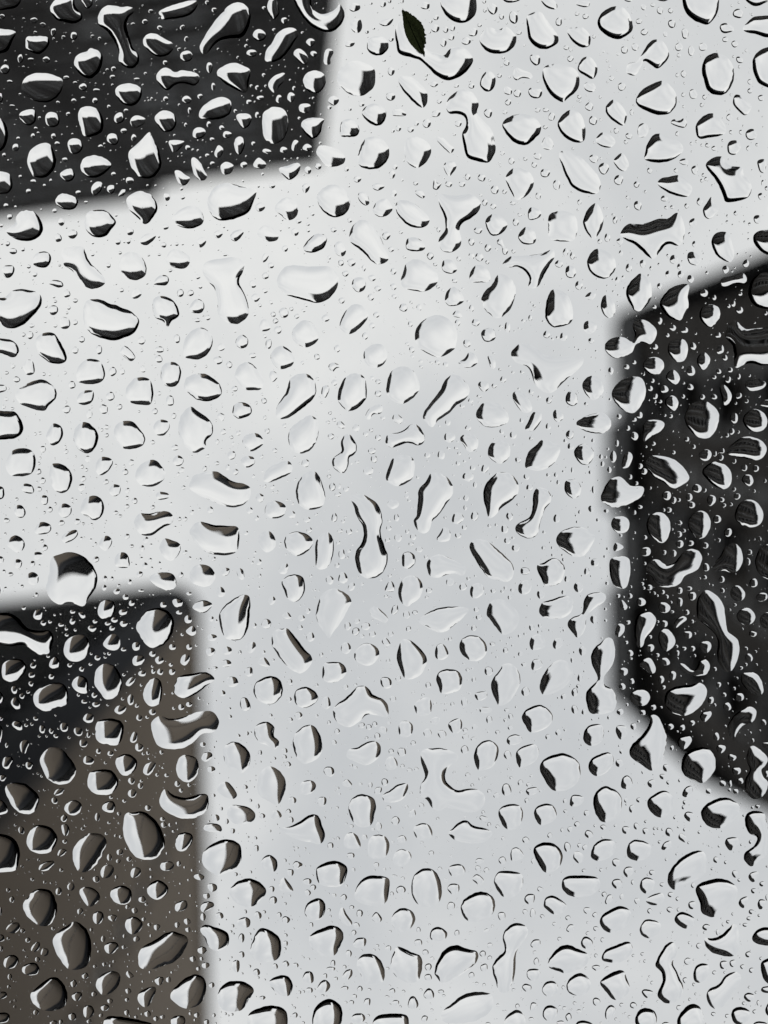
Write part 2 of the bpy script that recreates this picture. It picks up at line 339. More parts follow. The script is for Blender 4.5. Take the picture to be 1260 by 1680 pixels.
# ------------------------------------------------------------------ raindrops
DROPS = """
P 143 971 146 935 176 923 236 926 285 947 285 971 249 1002 239 1044 267 1077 291 1089 339 1080 388 1099 394 1135 370 1168 327 1174 279 1162 242 1156 218 1168 188 1156 164 1120 143 1111 143 1068 161 1032 149 996|big pale L-shaped raindrop with wavy thin dark sides|L-shaped drop
P -1320 292 -1308 231 -1302 183 -1259 162 -1211 160 -1162 183 -1129 225 -1120 267 -1132 304 -1156 340 -1175 369 -1211 359 -1241 357 -1271 361 -1308 337|very large round raindrop, half dark half white, straddling the brown building's roof edge|largest roof-edge drop
P -708 -935 -702 -971 -654 -989 -581 -995 -545 -971 -551 -941 -566 -904 -557 -874 -539 -838 -527 -783 -539 -759 -569 -736 -611 -741 -648 -768 -651 -814 -663 -874 -684 -898|tall waisted raindrop with two thin dark sides, over pale sky|tall waisted drop
P 44 -1881 55 -1911 79 -1923 127 -1893 158 -1826 176 -1802 206 -1793 236 -1787 261 -1814 315 -1814 347 -1778 345 -1754 315 -1717 267 -1690 218 -1699 182 -1729 152 -1760 115 -1778 61 -1790 49 -1826|wide bent raindrop with the green leaf stuck to its end|leaf-tipped drop
P -133 -59 -109 -68 -73 -65 -30 -35 -12 1 -6 37 -15 80 0 128 15 171 9 213 -18 249 -61 260 -94 243 -112 195 -112 158 -91 128 -79 92 -85 50 -106 19 -118 -23|long bottle-shaped raindrop with a heavy black outline at mid picture|bottle-shaped drop
P 242 -1590 261 -1627 303 -1651 345 -1639 370 -1596 364 -1560 388 -1530 424 -1487 436 -1421 427 -1391 409 -1366 364 -1372 327 -1385 312 -1427 306 -1481 321 -1512 318 -1542 291 -1555 255 -1557|tall pale two-lobed raindrop like a leaning figure eight|pale figure-eight drop
P 494 -618 509 -642 539 -660 581 -648 630 -615 684 -606 757 -609 781 -600 775 -576 745 -545 702 -509 672 -476 642 -464 606 -482 584 -515 572 -552 551 -573 515 -585|wide anvil-shaped raindrop with a black notch in its side|anvil-shaped drop
P -418 -892 -406 -941 -363 -965 -291 -959 -218 -959 -179 -923 -185 -874 -218 -832 -260 -817 -303 -826 -375 -847 -399 -865|broad pale half-moon raindrop with a thin dark lower edge|half-moon drop
P -911 832 -896 808 -875 796 -836 808 -787 802 -727 781 -672 781 -645 814 -651 844 -672 862 -715 869 -745 899 -787 923 -848 926 -890 905|bone-shaped raindrop with a white left end crossing the brown building's edge|brown-edge bone drop
P -1172 -723 -1175 -783 -1162 -826 -1114 -832 -1066 -814 -993 -786 -963 -759 -957 -735 -981 -696 -1017 -681 -1066 -670 -1132 -690 -1156 -711
P 923 -1089 951 -1125 1011 -1125 1066 -1144 1114 -1150 1150 -1171 1175 -1116 1172 -1068 1150 -1041 1108 -1047 1081 -1019 1054 -988 1023 -1007 981 -1044 939 -1068|wide flat raindrop with one long black upper edge|black-topped drop
P 1223 352 1241 316 1265 304 1302 328 1326 364 1335 413 1344 467 1380 497 1389 540 1374 594 1350 625 1320 612 1302 564 1305 503 1284 467 1241 431 1223 407|long bent raindrop with a bright white side on the right building|long bent drop
P -1020 1244 -1011 1180 -981 1174 -939 1171 -896 1201 -866 1250 -857 1304 -884 1347 -920 1359 -969 1347 -1005 1298|tall arched raindrop with a white left side on the brown building|white-sided arch drop
P 212 -1219 218 -1243 279 -1237 339 -1243 376 -1213 370 -1177 339 -1147 309 -1131 294 -1104 303 -1068 297 -1038 273 -1019 236 -1016 215 -1038 215 -1068 239 -1104 236 -1153 224 -1183|pale Y-shaped raindrop with a short foot|Y-shaped drop
P 808 578 817 539 854 505 878 490 897 505 903 554 890 602 863 639 860 672 896 696 908 735 902 772 872 787 830 791 805 784 790 735 793 699 817 675 836 651 820 614|two-lobed raindrop joined by a thin neck at the right building's edge|thin-necked drop
P -763 -98 -744 -140 -702 -155 -654 -158 -623 -140 -587 -119 -530 -104 -521 -71 -533 -44 -563 -23 -593 -17 -648 -32 -684 -48 -726 -67|long pale raindrop with a dark crescent on its upper side|crescent-topped drop
P 1332 -685 1344 -727 1374 -751 1417 -715 1544 -715 1544 -594 1483 -573 1423 -582 1386 -564 1368 -570 1368 -624 1356 -660
P 115 34 127 13 132 -35 137 -90 164 -117 182 -150 218 -153 261 -120 270 -78 242 -29 212 13 188 37 176 74 152 85 131 71|tall pale raindrop tapering downward with a black left side|tapering pale drop
P -690 -1201 -684 -1237 -654 -1274 -605 -1286 -545 -1268 -499 -1259 -508 -1219 -530 -1171 -581 -1147 -636 -1139 -672 -1159|large wide raindrop with a dark winged base just below the tower|wing-based drop
P -200 778 -188 754 -145 723 -103 682 -67 684 -42 714 0 735 18 766 12 802 -24 796 -67 793 -97 820 -133 841 -169 832 -194 808|low mound-shaped pale raindrop with a pointed top|mound-shaped drop
P 121 -699 134 -729 158 -753 206 -771 255 -753 285 -705 279 -644 249 -617 212 -605 158 -626 127 -656
P -1293 1669 -1265 1633 -1235 1615 -1205 1600 -1165 1627 -1147 1669 -1144 1718 -1159 1772 -1193 1787 -1235 1784 -1268 1742 -1287 1706
P -1114 -1944 -1090 -1975 -1060 -1979 -1017 -1972 -999 -1975 -975 -1966 -981 -1947 -999 -1929 -1005 -1899 -993 -1851 -981 -1814 -957 -1787 -957 -1760 -975 -1736 -999 -1733 -1020 -1745 -1038 -1766 -1035 -1796 -1054 -1838 -1084 -1881 -1114 -1902|dark vase-shaped raindrop with a narrow waist, over the tower at top left|vase-shaped drop
P -1538 401 -1501 395 -1465 395 -1429 413 -1398 449 -1356 464 -1308 464 -1290 491 -1299 528 -1308 552 -1344 558 -1374 540 -1411 519 -1465 525 -1501 516 -1538 503|long wavy raindrop running in from the left edge over the black facade|wavy edge drop
P -720 -1820 -702 -1857 -666 -1911 -636 -1947 -599 -1984 -563 -1990 -536 -1975 -521 -1941 -527 -1899 -551 -1857 -593 -1851 -636 -1844 -666 -1820 -696 -1787 -714 -1796|big club-shaped raindrop slanting across the tower at top left|club-shaped drop
P -760 80 -744 50 -714 39 -666 50 -623 53 -572 59 -566 104 -575 152 -611 169 -672 165 -708 149 -738 119|pale trough-shaped raindrop with a dark bird-like patch on top|bird-topped drop
P 424 1778 442 1742 472 1712 463 1663 479 1627 515 1606 551 1615 563 1645 539 1688 518 1718 515 1760 512 1803 500 1845 479 1878 448 1872 439 1839 427 1809|long wavy upright raindrop with a black left side|wavy upright drop
P 958 941 969 911 999 881 1035 832 1041 796 1069 797 1090 838 1105 881 1096 941 1078 990 1047 1011 1005 987 972 965|spade-shaped raindrop pointing up with a dark lower left side|spade-shaped drop
P -960 1730 -939 1697 -890 1669 -836 1639 -775 1657 -766 1681 -787 1724 -817 1757 -860 1772 -908 1787 -951 1781
P -1538 -832 -1483 -838 -1453 -865 -1411 -871 -1350 -856 -1338 -814 -1362 -777 -1405 -735 -1453 -717 -1489 -729 -1538 -783
P 1256 -1352 1284 -1383 1320 -1389 1344 -1358 1398 -1346 1405 -1322 1435 -1280 1429 -1237 1398 -1219 1338 -1210 1323 -1243 1296 -1298|raindrop with a torn black upper edge, over bright sky|torn-edged drop
P 152 -376 170 -412 218 -473 236 -512 279 -539 333 -488 321 -443 285 -418 249 -382 212 -358 188 -331 164 -352|pale slanting band-shaped raindrop with one long dark side|band-shaped drop
P 1023 219 1047 189 1072 186 1102 207 1138 195 1162 165 1193 145 1229 152 1244 183 1229 219 1205 237 1175 249 1156 280 1114 295 1072 286 1047 255|S-shaped raindrop on the right building|S-shaped drop
P 1217 1476 1241 1448 1296 1432 1344 1439 1380 1470 1374 1518 1344 1548 1296 1579 1277 1582 1241 1566 1235 1530|shell-shaped raindrop with a thick black upper left rim|shell-shaped drop
P 609 1002 627 965 672 947 709 944 757 971 769 1020 751 1062 715 1086 660 1088 630 1050
P 224 1957 261 1924 315 1884 370 1875 418 1884 427 1924 406 1960 351 1990 279 1999 230 1987
P 333 134 351 110 394 110 430 134 479 177 506 213 503 255 479 273 436 264 412 258 382 225 351 177
P -424 -388 -412 -424 -381 -473 -372 -509 -345 -536 -297 -539 -269 -503 -268 -455 -303 -418 -351 -382 -387 -364 -415 -367|slanted bean-shaped raindrop with a dark lower side|bean-shaped drop
P -969 449 -951 413 -920 382 -872 376 -833 398 -820 437 -830 479 -854 513 -896 533 -926 522 -954 485
P -805 -322 -793 -376 -757 -412 -720 -388 -684 -364 -667 -328 -672 -303 -696 -279 -699 -252 -738 -231 -769 -249 -787 -267
P -266 401 -254 346 -236 316 -200 299 -157 313 -127 346 -145 388 -169 431 -200 473 -215 494 -236 467 -254 443
P -645 413 -636 382 -599 346 -557 325 -524 334 -524 388 -530 449 -551 491 -581 503 -617 494 -636 461
P -439 516 -430 467 -378 456 -345 491 -312 534 -281 570 -291 606 -327 631 -369 612 -399 582 -424 546
P 684 -1395 709 -1413 757 -1395 799 -1358 842 -1304 845 -1262 824 -1243 775 -1249 739 -1268 715 -1304
P -711 1355 -702 1324 -666 1294 -617 1279 -569 1294 -556 1330 -560 1367 -581 1397 -611 1409 -648 1421 -684 1403 -705 1382|large raindrop, half white half brown, at the brown building's edge|half-brown drop
P 388 -53 394 -102 418 -132 448 -156 491 -150 521 -120 527 -84 503 -47 460 -17 436 13 409 25 400 -11
P 1060 1772 1072 1736 1105 1688 1132 1681 1144 1718 1129 1760 1150 1809 1169 1857 1156 1899 1114 1921 1078 1905 1069 1881 1087 1833 1084 1799|long hourglass-shaped raindrop with a black left side|hourglass drop
P 197 1796 212 1748 242 1706 285 1692 321 1706 364 1718 364 1754 327 1790 279 1821 230 1839 209 1821
P 1241 -1729 1259 -1778 1302 -1793 1350 -1766 1368 -1717 1362 -1675 1332 -1633 1290 -1630 1262 -1651 1250 -1687
P 619 -1711 630 -1742 678 -1751 739 -1736 763 -1699 757 -1651 715 -1614 696 -1601 654 -1627 627 -1675
P -182 -1681 -176 -1723 -133 -1760 -91 -1760 -42 -1736 -33 -1699 -39 -1663 -67 -1636 -103 -1624 -139 -1636 -169 -1663
P -136 -1068 -127 -1110 -97 -1141 -61 -1134 -30 -1104 -6 -1056 18 -989 -21 -968 -48 -980 -85 -1019 -121 -1044
P -999 -1403 -957 -1445 -929 -1475 -914 -1487 -905 -1463 -884 -1427 -869 -1366 -878 -1336 -908 -1306 -957 -1309 -987 -1348|bright teardrop with its pointed tip upward near the tower's roof edge|pointed teardrop
P 380 -832 394 -862 424 -892 448 -929 491 -917 515 -874 509 -832 491 -789 448 -757 412 -774 388 -802
P 1096 735 1108 699 1150 681 1199 675 1235 668 1262 693 1253 735 1223 772 1181 795 1138 790 1102 760
P -1253 -968 -1259 -1019 -1229 -1038 -1181 -1038 -1169 -1019 -1150 -977 -1120 -947 -1090 -907 -1102 -883 -1138 -871 -1169 -883 -1199 -914 -1223 -947|slanting boot-shaped raindrop with a black sole, over pale sky|boot-shaped drop
P 984 -1608 999 -1639 1035 -1666 1090 -1684 1132 -1651 1144 -1608 1135 -1578 1108 -1554 1060 -1554 1017 -1572 990 -1590
P -879 1129 -866 1092 -851 1083 -824 1105 -775 1117 -721 1102 -690 1105 -686 1135 -696 1171 -739 1195 -787 1198 -830 1183 -866 1159
P 1108 1439 1117 1403 1150 1361 1205 1327 1247 1327 1262 1361 1256 1409 1217 1439 1162 1458 1135 1476 1117 1464
P 1175 -358 1184 -400 1211 -427 1253 -434 1290 -412 1309 -382 1302 -334 1277 -294 1241 -288 1202 -312
P -1344 971 -1332 941 -1302 920 -1259 926 -1235 953 -1208 990 -1205 1020 -1229 1056 -1271 1065 -1314 1044 -1335 1002
P 106 1476 118 1421 152 1394 188 1397 215 1427 227 1476 218 1518 194 1542 158 1545 124 1527
P -1411 1536 -1392 1506 -1362 1476 -1308 1476 -1287 1506 -1277 1560 -1302 1609 -1338 1618 -1368 1603 -1398 1573
P -1414 -1675 -1398 -1699 -1368 -1713 -1314 -1713 -1259 -1693 -1256 -1657 -1277 -1621 -1308 -1602 -1350 -1602 -1386 -1618 -1414 -1645
P 9 -485 19 -533 43 -561 79 -570 115 -552 137 -509 137 -476 109 -443 73 -423 31 -437 12 -461
P -1217 1330 -1205 1300 -1162 1261 -1114 1257 -1084 1282 -1096 1330 -1120 1373 -1162 1406 -1193 1403 -1211 1373
P 863 -636 875 -670 914 -685 945 -679 972 -664 981 -691 972 -727 981 -748 1011 -753 1041 -739 1066 -709 1060 -679 1041 -656 1005 -664 981 -651 969 -624 926 -603 890 -606
P 1162 990 1175 947 1217 923 1259 920 1290 953 1296 996 1277 1032 1247 1059 1211 1050 1172 1026
P 1405 1355 1411 1330 1444 1306 1459 1276 1450 1264 1429 1258 1411 1221 1417 1179 1453 1167 1489 1185 1501 1264 1495 1336 1471 1358 1438 1385 1414 1370|twisted ribbon-like black raindrop under the right building|ribbon-like drop
P 460 -965 497 -1001 539 -1001 612 -1010 660 -1026 666 -995 648 -965 618 -911 600 -880 563 -877 569 -911 551 -941 521 -959 491 -956
P 889 -461 908 -497 945 -524 993 -529 1017 -509 1023 -461 1005 -418 975 -387 932 -400 905 -427
P 1023 -188 1041 -219 1102 -216 1150 -194 1187 -152 1190 -125 1162 -104 1132 -93 1090 -116 1047 -146
P -1423 -424 -1441 -455 -1423 -485 -1386 -506 -1338 -518 -1302 -500 -1280 -473 -1284 -443 -1314 -412 -1326 -395 -1362 -400 -1398 -412
P -1382 1887 -1356 1857 -1314 1824 -1277 1818 -1247 1851 -1236 1887 -1247 1930 -1290 1948 -1332 1945 -1368 1921
P 66 -904 76 -941 88 -971 127 -989 176 -965 209 -929 206 -892 158 -862 103 -868 73 -880
P 1417 965 1426 923 1444 914 1477 935 1501 965 1489 990 1474 1008 1483 1038 1501 1056 1489 1099 1465 1120 1435 1117 1411 1086 1411 1044 1429 1008|double-lobed raindrop with white curls at the right edge|white-curled drop
P -363 -2038 -357 -2008 -327 -1947 -284 -1899 -236 -1876 -194 -1881 -163 -1911 -154 -1947 -166 -1978 -179 -1996 -182 -1972 -218 -1950 -248 -1947 -278 -1966 -284 -2008 -278 -2038|hook-shaped raindrop curling round a dry patch at the top edge|hook-shaped drop
P 462 -1512 485 -1542 539 -1557 587 -1542 612 -1512 609 -1481 581 -1451 557 -1434 515 -1442 485 -1469
P 833 -1911 848 -1947 884 -1972 932 -1972 963 -1935 972 -1887 951 -1863 914 -1846 872 -1860 842 -1887
P -836 1893 -817 1857 -775 1821 -739 1806 -709 1815 -695 1845 -699 1887 -721 1924 -751 1936 -781 1939 -817 1917
P 1238 1177 1253 1147 1302 1120 1344 1117 1386 1144 1386 1177 1356 1214 1314 1235 1271 1229 1247 1207
P -357 905 -348 869 -315 838 -278 835 -251 869 -241 923 -254 959 -284 977 -315 984 -345 953
P -345 -79 -333 -122 -306 -152 -269 -158 -248 -128 -230 -67 -236 -31 -260 -13 -303 -10 -333 -31
P 49 572 58 527 73 498 106 504 143 534 167 572 161 608 140 639 106 654 79 648 61 608
P 848 -48 866 -104 890 -131 926 -137 963 -104 1014 -98 1011 -67 981 -43 939 -25 896 -19|spiky raindrop, half black half white, on the right building's edge|spiky drop
P -115 1500 -103 1458 -73 1427 -30 1421 18 1433 21 1470 12 1518 -18 1539 -67 1536 -103 1521
P 25 1772 34 1730 49 1700 73 1703 109 1721 140 1733 150 1760 143 1809 131 1833 91 1839 55 1821 34 1799
P -375 -291 -363 -328 -327 -358 -291 -379 -260 -358 -255 -315 -266 -273 -291 -240 -327 -229 -360 -243
P 672 104 696 74 739 59 781 62 824 92 811 134 781 171 745 175 709 155 681 131
P 418 687 427 651 454 617 466 596 497 593 524 620 533 663 515 705 491 741 454 758 436 735
P -182 -443 -172 -491 -151 -527 -115 -542 -79 -530 -68 -491 -70 -443 -103 -406 -139 -394 -166 -415
P -651 1905 -642 1863 -605 1834 -545 1836 -508 1869 -533 1911 -551 1942 -581 1951 -629 1945
P 630 -777 636 -826 648 -859 666 -871 709 -856 733 -814 739 -765 724 -735 666 -722 639 -744
P 557 -1929 581 -1950 612 -1953 636 -1923 678 -1863 678 -1832 636 -1809 594 -1817 566 -1851
P 639 1772 651 1736 684 1700 721 1691 757 1706 799 1730 787 1772 751 1790 715 1803 681 1795 654 1784
P -524 1712 -508 1663 -484 1627 -442 1636 -406 1669 -402 1718 -418 1748 -448 1757 -490 1757 -517 1736
P 1017 -1391 1029 -1439 1060 -1478 1102 -1469 1156 -1445 1170 -1415 1150 -1391 1108 -1369 1060 -1366 1023 -1375
P 143 413 170 395 224 373 291 370 330 379 315 407 273 443 236 470 200 467 164 449 137 431|pale fan-shaped raindrop with a thin dark upper edge|fan-shaped drop
P -263 -1237 -236 -1268 -194 -1280 -151 -1259 -133 -1219 -136 -1189 -157 -1162 -194 -1151 -230 -1168 -254 -1198
P 512 68 527 44 569 19 581 -23 584 -71 603 -96 642 -84 654 -47 630 -11 612 37 600 86 569 104 533 92|golf-club-shaped raindrop with a black foot|golf-club drop
P -496 1074 -484 1020 -448 994 -406 1014 -384 1056 -390 1099 -415 1144 -454 1129 -484 1111
P -103 -1385 -91 -1427 -67 -1463 -18 -1463 18 -1427 18 -1385 -12 -1348 -61 -1339 -97 -1354
P 300 1542 315 1512 364 1485 400 1488 430 1512 433 1548 412 1585 364 1603 324 1596 303 1566
P 400 401 409 364 430 343 466 343 497 364 524 395 527 431 503 467 466 480 436 449 409 413
P -294 1669 -278 1645 -242 1627 -200 1615 -166 1633 -159 1663 -176 1706 -197 1735 -242 1736 -278 1712
P 817 1135 827 1099 860 1071 902 1086 926 1111 929 1153 908 1195 860 1214 830 1183
P -412 1232 -375 1232 -327 1207 -291 1184 -260 1186 -239 1232 -230 1268 -248 1298 -284 1292 -339 1280 -387 1256
P -781 -479 -775 -521 -738 -539 -696 -539 -648 -506 -634 -473 -645 -449 -690 -432 -732 -440 -763 -464
P 609 675 621 639 648 602 684 578 721 590 739 626 721 669 684 699 630 716 612 702
P 642 -1116 642 -1153 660 -1171 702 -1177 745 -1159 757 -1116 751 -1080 733 -1059 672 -1059 645 -1074
P -475 -1551 -454 -1572 -430 -1584 -393 -1575 -378 -1548 -375 -1500 -393 -1457 -424 -1439 -454 -1448 -472 -1475
P -1477 -1098 -1441 -1128 -1435 -1159 -1411 -1177 -1374 -1177 -1344 -1147 -1332 -1110 -1344 -1080 -1374 -1062 -1411 -1059 -1447 -1071
P 551 -182 563 -231 594 -261 621 -284 666 -273 690 -249 672 -200 642 -173 600 -161 560 -170
P 1078 -814 1090 -844 1120 -874 1156 -889 1193 -886 1187 -844 1190 -802 1162 -753 1132 -752 1102 -771
P -1394 -1378 -1380 -1415 -1344 -1439 -1308 -1439 -1290 -1409 -1280 -1372 -1296 -1330 -1332 -1306 -1368 -1312 -1386 -1342
P -1480 1086 -1465 1062 -1411 1059 -1368 1086 -1347 1117 -1356 1153 -1374 1177 -1417 1177 -1453 1147
P 373 -1844 394 -1887 418 -1893 445 -1884 479 -1896 515 -1860 512 -1826 485 -1799 442 -1790 400 -1802
P -605 1482 -575 1445 -527 1432 -484 1448 -460 1482 -484 1518 -517 1545 -563 1536 -593 1512
P -1371 735 -1362 702 -1320 675 -1277 666 -1247 678 -1235 711 -1241 751 -1284 766 -1320 779 -1356 763
P -1132 651 -1123 614 -1090 593 -1054 602 -1029 639 -1023 675 -1035 705 -1060 729 -1090 731 -1114 699 -1129 681
P 945 -1729 957 -1754 987 -1760 1011 -1796 1035 -1832 1057 -1846 1090 -1838 1111 -1802 1111 -1772 1084 -1742 1066 -1731 1041 -1748 1017 -1763 1005 -1742 987 -1711 969 -1705 951 -1714|small dumbbell raindrop with one large and one little ball|dumbbell drop
P -784 -612 -781 -667 -751 -709 -708 -721 -678 -697 -669 -667 -681 -630 -714 -600 -757 -599
P 1253 1663 1277 1666 1320 1651 1368 1609 1386 1639 1389 1694 1374 1730 1338 1736 1290 1724 1259 1700|claw-shaped raindrop with a dark ribbed underside|claw-shaped drop
P -139 1159 -127 1123 -91 1103 -48 1114 -31 1147 -39 1195 -54 1226 -91 1232 -124 1207
P 945 -856 957 -892 981 -917 1008 -932 1041 -898 1047 -850 1029 -808 990 -783 963 -811
P 1259 1893 1271 1863 1308 1845 1332 1812 1368 1796 1395 1812 1386 1845 1350 1899 1308 1942 1277 1933|club-shaped raindrop leaning right with a black left outline|leaning club drop
P -1359 -633 -1362 -673 -1338 -697 -1293 -700 -1268 -667 -1244 -624 -1240 -594 -1265 -579 -1302 -582 -1329 -600 -1350 -618
P 6 -134 19 -176 37 -213 79 -223 115 -207 120 -164 106 -125 55 -101 16 -116
P -820 693 -805 645 -751 632 -696 626 -663 648 -666 660 -696 681 -733 711 -775 728 -811 717
P 1165 -1990 1175 -2038 1235 -2062 1302 -2032 1308 -1978 1296 -1935 1265 -1904 1223 -1914 1187 -1941
P -1006 -1222 -981 -1246 -945 -1254 -908 -1237 -887 -1201 -893 -1165 -932 -1124 -963 -1150 -996 -1183
P -1397 1282 -1386 1252 -1359 1224 -1314 1228 -1284 1252 -1276 1282 -1296 1321 -1332 1336 -1374 1327 -1392 1306
P -1477 -170 -1474 -207 -1447 -243 -1411 -250 -1374 -237 -1361 -200 -1368 -164 -1392 -143 -1453 -141
P -654 -1717 -629 -1742 -587 -1755 -545 -1742 -522 -1726 -527 -1687 -539 -1639 -581 -1651 -629 -1681
P -978 37 -957 7 -920 7 -860 -5 -824 13 -830 44 -866 62 -902 89 -939 93 -963 77
P 1338 -237 1368 -273 1411 -294 1459 -288 1492 -261 1492 -231 1465 -204 1405 -210 1356 -222
P 696 1445 715 1424 775 1420 830 1427 845 1458 817 1494 769 1505 727 1500 699 1476
P 678 -1512 693 -1548 727 -1572 769 -1554 787 -1500 781 -1451 745 -1445 702 -1469
P 221 -1990 230 -2026 291 -2050 351 -2020 362 -1978 357 -1944 333 -1920 303 -1910 267 -1920 236 -1947
P -1052 -291 -1054 -328 -1029 -353 -987 -355 -957 -328 -934 -291 -942 -261 -975 -248 -1011 -246 -1041 -270
P 267 1238 291 1214 321 1204 351 1226 400 1238 424 1256 400 1286 364 1295 315 1292 273 1280 252 1256
P -1170 -1128 -1162 -1165 -1138 -1179 -1090 -1180 -1060 -1153 -1047 -1131 -1066 -1104 -1084 -1080 -1114 -1071 -1144 -1080 -1165 -1104
P 584 1330 594 1303 630 1291 666 1297 696 1330 693 1373 666 1403 630 1409 606 1379
P -466 -1772 -460 -1802 -436 -1838 -412 -1875 -375 -1892 -345 -1887 -336 -1863 -357 -1826 -387 -1784 -424 -1760 -460 -1760
P -266 1415 -257 1385 -200 1362 -157 1376 -142 1403 -166 1458 -218 1464 -254 1451
P -106 1760 -85 1730 -42 1729 -12 1754 3 1796 -3 1833 -36 1845 -73 1842 -91 1809 -103 1784
P 793 -971 805 -1007 830 -1029 872 -1019 902 -989 905 -953 884 -920 848 -912 811 -932
P 475 -1301 491 -1334 521 -1346 569 -1328 586 -1289 569 -1249 545 -1228 518 -1220 500 -1243
P -1538 1270 -1477 1261 -1441 1282 -1423 1324 -1429 1379 -1441 1400 -1483 1406 -1538 1397
P 359 -382 373 -412 397 -430 448 -424 479 -394 488 -358 460 -337 406 -332 373 -352
P 775 395 781 346 805 319 860 316 866 346 824 376 793 407 787 455 763 491 745 482 718 443 733 413
P 79 -1421 88 -1457 121 -1469 170 -1445 185 -1409 164 -1366 131 -1345 97 -1360 82 -1391
P -511 693 -496 663 -454 642 -412 651 -396 687 -402 723 -436 751 -472 747 -502 723
P -629 947 -623 917 -593 898 -551 911 -524 947 -527 990 -554 1020 -587 1008 -617 990
P -1129 869 -1120 820 -1078 807 -1035 814 -1017 838 -1023 881 -1041 911 -1078 910 -1114 899
P -1159 1056 -1150 1020 -1114 1007 -1066 1011 -1038 1050 -1050 1086 -1078 1105 -1126 1102 -1153 1080
P -536 2002 -527 1960 -490 1939 -448 1928 -393 1939 -375 1978 -387 2026 -430 2057 -490 2057 -530 2032
P 167 213 176 183 212 166 249 177 297 201 321 219 309 249 273 240 236 249 206 258 179 249
P -281 1978 -269 1936 -236 1908 -200 1904 -166 1936 -162 1972 -176 2014 -218 2045 -260 2032 -278 2008
P -1010 -467 -993 -506 -963 -526 -920 -522 -905 -491 -902 -455 -914 -420 -957 -420 -996 -430
P 539 802 557 772 612 754 654 784 657 820 624 850 575 862 551 832
P 44 -1192 61 -1219 103 -1213 140 -1189 176 -1150 170 -1122 140 -1110 97 -1119 61 -1153
P -1211 -1754 -1199 -1784 -1162 -1799 -1144 -1813 -1102 -1790 -1102 -1748 -1120 -1711 -1150 -1693 -1181 -1705 -1205 -1733
P -890 -1705 -872 -1729 -848 -1736 -817 -1720 -787 -1726 -739 -1717 -721 -1699 -727 -1675 -745 -1666 -781 -1675 -817 -1669 -842 -1648 -866 -1657 -884 -1681
P 430 1445 442 1412 466 1402 527 1409 544 1433 536 1476 509 1503 469 1506 442 1476
P -1196 -1548 -1184 -1578 -1156 -1585 -1126 -1578 -1105 -1554 -1096 -1518 -1102 -1487 -1132 -1469 -1169 -1466 -1184 -1493
P -1038 -947 -1029 -995 -987 -1019 -951 -1001 -929 -959 -935 -923 -969 -906 -1005 -914 -1023 -929
P -972 -140 -963 -173 -932 -197 -896 -204 -872 -182 -853 -152 -860 -128 -890 -104 -920 -98 -957 -110
P 845 1845 854 1824 890 1799 932 1790 948 1821 960 1860 939 1896 899 1907 872 1881
P 1371 7 1386 -29 1417 -48 1453 -41 1480 -5 1477 37 1447 59 1405 53 1377 34
P 1287 207 1314 171 1332 140 1368 122 1395 146 1402 189 1386 225 1362 237 1326 228 1296 234
P 843 1603 854 1573 890 1551 926 1539 963 1560 957 1603 926 1633 884 1644 857 1630
P -584 -539 -569 -570 -533 -588 -496 -558 -472 -515 -478 -482 -508 -476 -551 -482 -578 -515
P 606 388 615 358 642 346 709 328 739 346 733 388 702 413 654 418 618 407
P -174 -729 -163 -765 -133 -805 -97 -811 -67 -789 -64 -759 -97 -717 -136 -694 -166 -711
P 1244 -152 1259 -182 1296 -197 1344 -176 1359 -140 1353 -104 1326 -89 1284 -107
P 6 -279 16 -303 67 -315 103 -340 127 -343 155 -309 158 -276 134 -260 91 -270 37 -252 12 -261|pale bone-shaped raindrop lying level|bone-shaped drop
P 1423 -856 1435 -904 1465 -929 1501 -935 1544 -911 1550 -844 1520 -802 1483 -794 1441 -814
P -1199 -515 -1199 -558 -1162 -597 -1114 -591 -1093 -558 -1090 -533 -1102 -512 -1132 -500 -1175 -502
P -1214 -297 -1205 -328 -1175 -352 -1144 -340 -1117 -303 -1123 -264 -1144 -234 -1169 -230 -1205 -258
P 1217 -1500 1229 -1530 1259 -1554 1287 -1558 1320 -1530 1338 -1493 1320 -1472 1271 -1463 1229 -1460
P 351 959 364 917 394 893 424 896 448 923 442 965 424 996 394 1008 367 1008
P -1305 -1966 -1293 -1990 -1271 -2008 -1217 -2014 -1205 -1972 -1181 -1947 -1181 -1923 -1211 -1908 -1247 -1914 -1284 -1926
P 597 213 624 198 666 180 702 207 705 243 684 280 636 289 615 261
P -1538 -385 -1465 -394 -1435 -385 -1411 -340 -1414 -309 -1444 -288 -1501 -282 -1538 -285
P -139 929 -103 920 -67 899 -30 896 -12 923 -24 962 -67 990 -109 977 -145 959
P -269 171 -266 116 -242 86 -215 80 -197 116 -200 171 -218 213 -248 225 -265 213
P 884 249 881 201 896 178 951 177 963 219 954 280 939 299 902 289
P -905 -808 -896 -838 -860 -844 -824 -826 -802 -789 -805 -762 -830 -747 -845 -723 -866 -747 -896 -762
P -723 -1548 -714 -1578 -678 -1608 -636 -1622 -602 -1608 -596 -1578 -611 -1548 -660 -1533 -708 -1536
P 55 316 67 273 97 249 134 258 152 292 140 334 109 358 91 370 67 352
P 1026 56 1035 19 1066 2 1096 7 1117 37 1117 80 1096 119 1066 113 1038 89
P 55 -1687 67 -1705 109 -1699 152 -1663 170 -1633 167 -1596 149 -1579 115 -1602 76 -1645
P 294 528 306 497 339 482 376 491 400 519 400 552 376 579 339 582 309 561
P -1252 540 -1241 503 -1205 482 -1169 485 -1150 516 -1156 552 -1181 579 -1217 585 -1244 567
P -360 -693 -351 -723 -315 -750 -284 -741 -257 -705 -260 -668 -297 -644 -327 -650 -351 -668
P 750 -346 769 -364 811 -382 854 -388 884 -364 887 -334 860 -309 817 -308 775 -322
